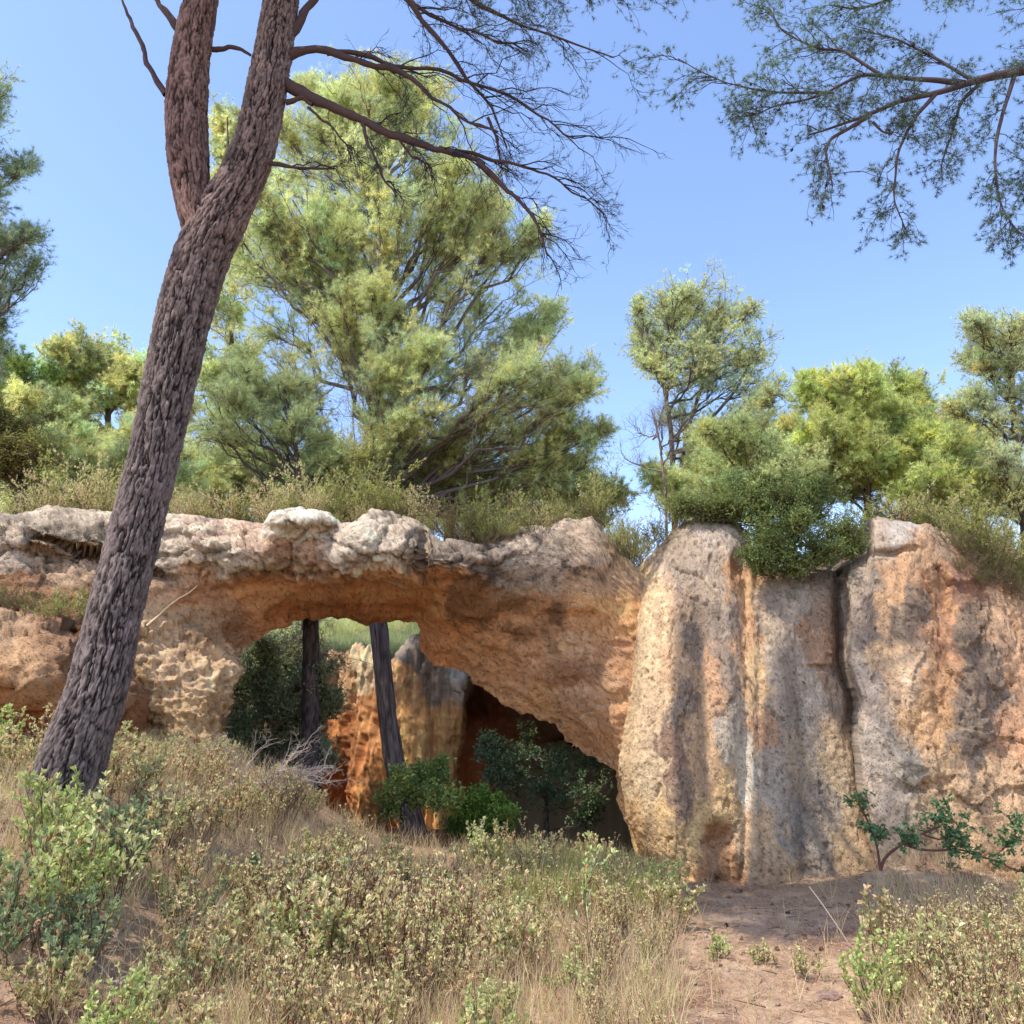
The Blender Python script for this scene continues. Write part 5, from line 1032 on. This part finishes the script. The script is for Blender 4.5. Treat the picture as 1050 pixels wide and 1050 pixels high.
# ------------------------------------------------------------------ litter and dry grass (stuff)
n = 2600; xs = RNG.uniform(-4.5, 5.5, n); ys = RNG.uniform(4.3, 9.9, n); sel = (RNG.uniform(size=n) < .25) | ((ys > 8.6) & (xs > .9)) | (fbm(np.stack([xs, ys, xs*0], -1)*1.2, 2, 12) > .2)
xs = xs[sel]; ys = ys[sel]; n = len(xs); rr = .006+.022*RNG.uniform(0, 1, n)**4
D = np.array([(1, 0, 0), (-1, 0, 0), (0, 1, 0), (0, -1, 0), (0, 0, .7), (0, 0, -.6)], float)
V = np.stack([xs, ys, ground_z(xs, ys)+rr*.3], -1)[:, None]+D[None]*rr[:, None, None]*RNG.uniform(.6, 1.4, (n, 6, 1))+RNG.normal(size=(n, 6, 3))*rr[:, None, None]*.2
T_ = np.array([(0, 2, 4), (2, 1, 4), (1, 3, 4), (3, 0, 4), (2, 0, 5), (1, 2, 5), (3, 1, 5), (0, 3, 5)])
mb = MB(); mb.add(V, np.repeat(np.array([S_(196, 176, 152), S_(166, 140, 116), S_(130, 104, 86), S_(210, 196, 180)])[RNG.integers(0, 4, n)], 6, 0), tri=(np.arange(n)*6)[:, None, None]+T_[None])
tag(mb.build('gravel', M_rock), 'small stones and crumbs of rock scattered over the bare soil', 'gravel', kind='stuff')
n = 1500; xs = RNG.uniform(-4.5, 5.5, n); ys = RNG.uniform(4.3, 9.9, n); a = RNG.uniform(0, 6.28, n); l = .03+.16*RNG.uniform(0, 1, n)**2
A = np.stack([xs, ys, ground_z(xs, ys)+.012], -1); B = A+np.stack([np.cos(a)*l, np.sin(a)*l, RNG.normal(size=n)*.012], -1)
mb = MB(); tubes(mb, np.stack([A, (A+B)/2+RNG.normal(size=A.shape)*.008, B], 1), np.array([[.004, .003, .0015]]), 4, np.array([S_(120, 96, 80), S_(170, 148, 128), S_(84, 66, 58)])[RNG.integers(0, 3, n)])
tag(mb.build('fallen_twigs', M_wood), 'broken twigs and bits of bark strewn over the bare soil', 'litter', kind='stuff')
n = 110000; xs = RNG.uniform(-5, 5.5, n); ys = RNG.uniform(4.2, 10, n); zs = ground_z(xs, ys)+.016
a = RNG.uniform(0, 6.28, n); L = RNG.uniform(.03, .09, n)
A = np.stack([xs, ys, zs+RNG.uniform(0, .012, n)], -1); B = A+np.stack([np.cos(a)*L, np.sin(a)*L, RNG.normal(size=n)*.012], -1)
s = np.stack([-np.sin(a), np.cos(a), 0*a], -1)*.0019
V = np.stack([A-s, A+s, B], 1); col = np.array([S_(236, 202, 162), S_(206, 160, 126), S_(120, 86, 68), S_(226, 186, 148)])[RNG.integers(0, 4, n)]
mb = MB(); mb.add(V, np.repeat(col, 3, 0), tri=np.arange(n*3))
tag(mb.build('fallen_needles', M_dry), 'fallen pine needles and litter over the bare ground', 'litter', kind='stuff')
def grass(n, zone, H, cols, w=.004):
    pos = []
    while len(pos) < n:
        Y = random.uniform(4.4, 10.5); x = random.uniform(-.72, .72)*Y; z = float(ground_z(x, Y)); px, py = proj(np.array([x, Y, z]))
        if zone(px, py, Y) > random.random(): pos.append((x, Y, z))
    p = np.repeat(np.array(pos), 9, 0)+RNG.normal(size=(n*9, 3))*c3(.03, .03, 0)
    m = len(p); d = nrm(RNG.normal(size=(m, 3))*c3(.35, .35, .1)+c3(0, 0, 1)); h = H*RNG.uniform(.4, 1.15, (m, 1))
    side = nrm(np.cross(d, RNG.normal(size=(m, 3))))*w*.5; mid = p+d*h*.6; tip = p+d*h+RNG.normal(size=(m, 3))*c3(.12, .12, .02)*h
    V = np.stack([p-side, p+side, mid+side*.8, mid-side*.8, tip], 1); i = np.arange(m)[:, None]*5
    mb = MB(); mb.add(V, np.repeat(np.array(cols)[RNG.integers(0, len(cols), m)]*RNG.uniform(.7, 1.2, (m, 1)), 5, 0), quad=i+np.array([0, 1, 2, 3]), tri=i+np.array([3, 2, 4])); return mb
def zg(px, py, Y):
    if px > 900: return .5
    if px > 700: return .02 if py > 905 else .12
    if px < 150 and py > 950: return .35
    if 390 < px < 450 and py > 985: return .3
    return .8
tag(grass(4300, zg, .34, [S_(232, 210, 166), S_(222, 194, 154), S_(204, 196, 136), S_(224, 184, 156)], .0035).build('dry_grass', M_dry), 'dry straw grass between the rockroses', 'grass', kind='stuff')
tag(grass(420, lambda px, py, Y: 1. if (520 < px < 680 and 7.6 < Y < 9.6) else 0., .42, [S_(160, 180, 92), S_(190, 180, 120), S_(206, 176, 130)], .007).build('tall_grass', M_dry), 'tall green and straw grass below the cave mouth', 'grass', kind='stuff')

# ------------------------------------------------------------------ light, sky, camera
sun_dir = nrm(c3(-.62, -.42, 1.15))
el = math.asin(sun_dir[2]); az = math.atan2(sun_dir[0], sun_dir[1])
sl = bpy.data.lights.new('sun', 'SUN'); sl.energy = 5.0; sl.angle = rad(.5); sl.color = (1, .95, .87)
so = bpy.data.objects.new('sun', sl); COL.objects.link(so); so.rotation_euler = Vector(-sun_dir).to_track_quat('-Z', 'Y').to_euler()
W = bpy.data.worlds.new('World'); bpy.context.scene.world = W; W.use_nodes = True; nt = W.node_tree; nt.nodes.clear()
sk = nt.nodes.new('ShaderNodeTexSky'); sk.sky_type = 'NISHITA'; sk.sun_disc = False; sk.sun_elevation = el; sk.sun_rotation = az; sk.air_density = 1.0; sk.dust_density = .6; sk.ozone_density = 1.5
bg = nt.nodes.new('ShaderNodeBackground'); bg.inputs['Strength'].default_value = .15; wo = nt.nodes.new('ShaderNodeOutputWorld')
tn = nt.nodes.new('ShaderNodeVectorMath'); tn.operation = 'MULTIPLY'; tn.inputs[1].default_value = (2.32, 2.3, 2.46)
nt.links.new(sk.outputs[0], tn.inputs[0]); nt.links.new(tn.outputs[0], bg.inputs[0]); nt.links.new(bg.outputs[0], wo.inputs[0])
cd = bpy.data.cameras.new('camera'); cd.sensor_width = 36; cd.lens = F/1050*36; cd.clip_end = 3000; cd.clip_start = .05
co = bpy.data.objects.new('camera', cd); COL.objects.link(co); co.location = CAM; co.rotation_euler = (math.pi/2+PITCH, 0, 0)
sc = bpy.context.scene; sc.camera = co
sc.view_settings.view_transform = 'Standard'; sc.view_settings.look = 'None'; sc.view_settings.exposure = 0
sc.render.engine = 'CYCLES'; sc.cycles.max_bounces = 6; sc.cycles.diffuse_bounces = 4
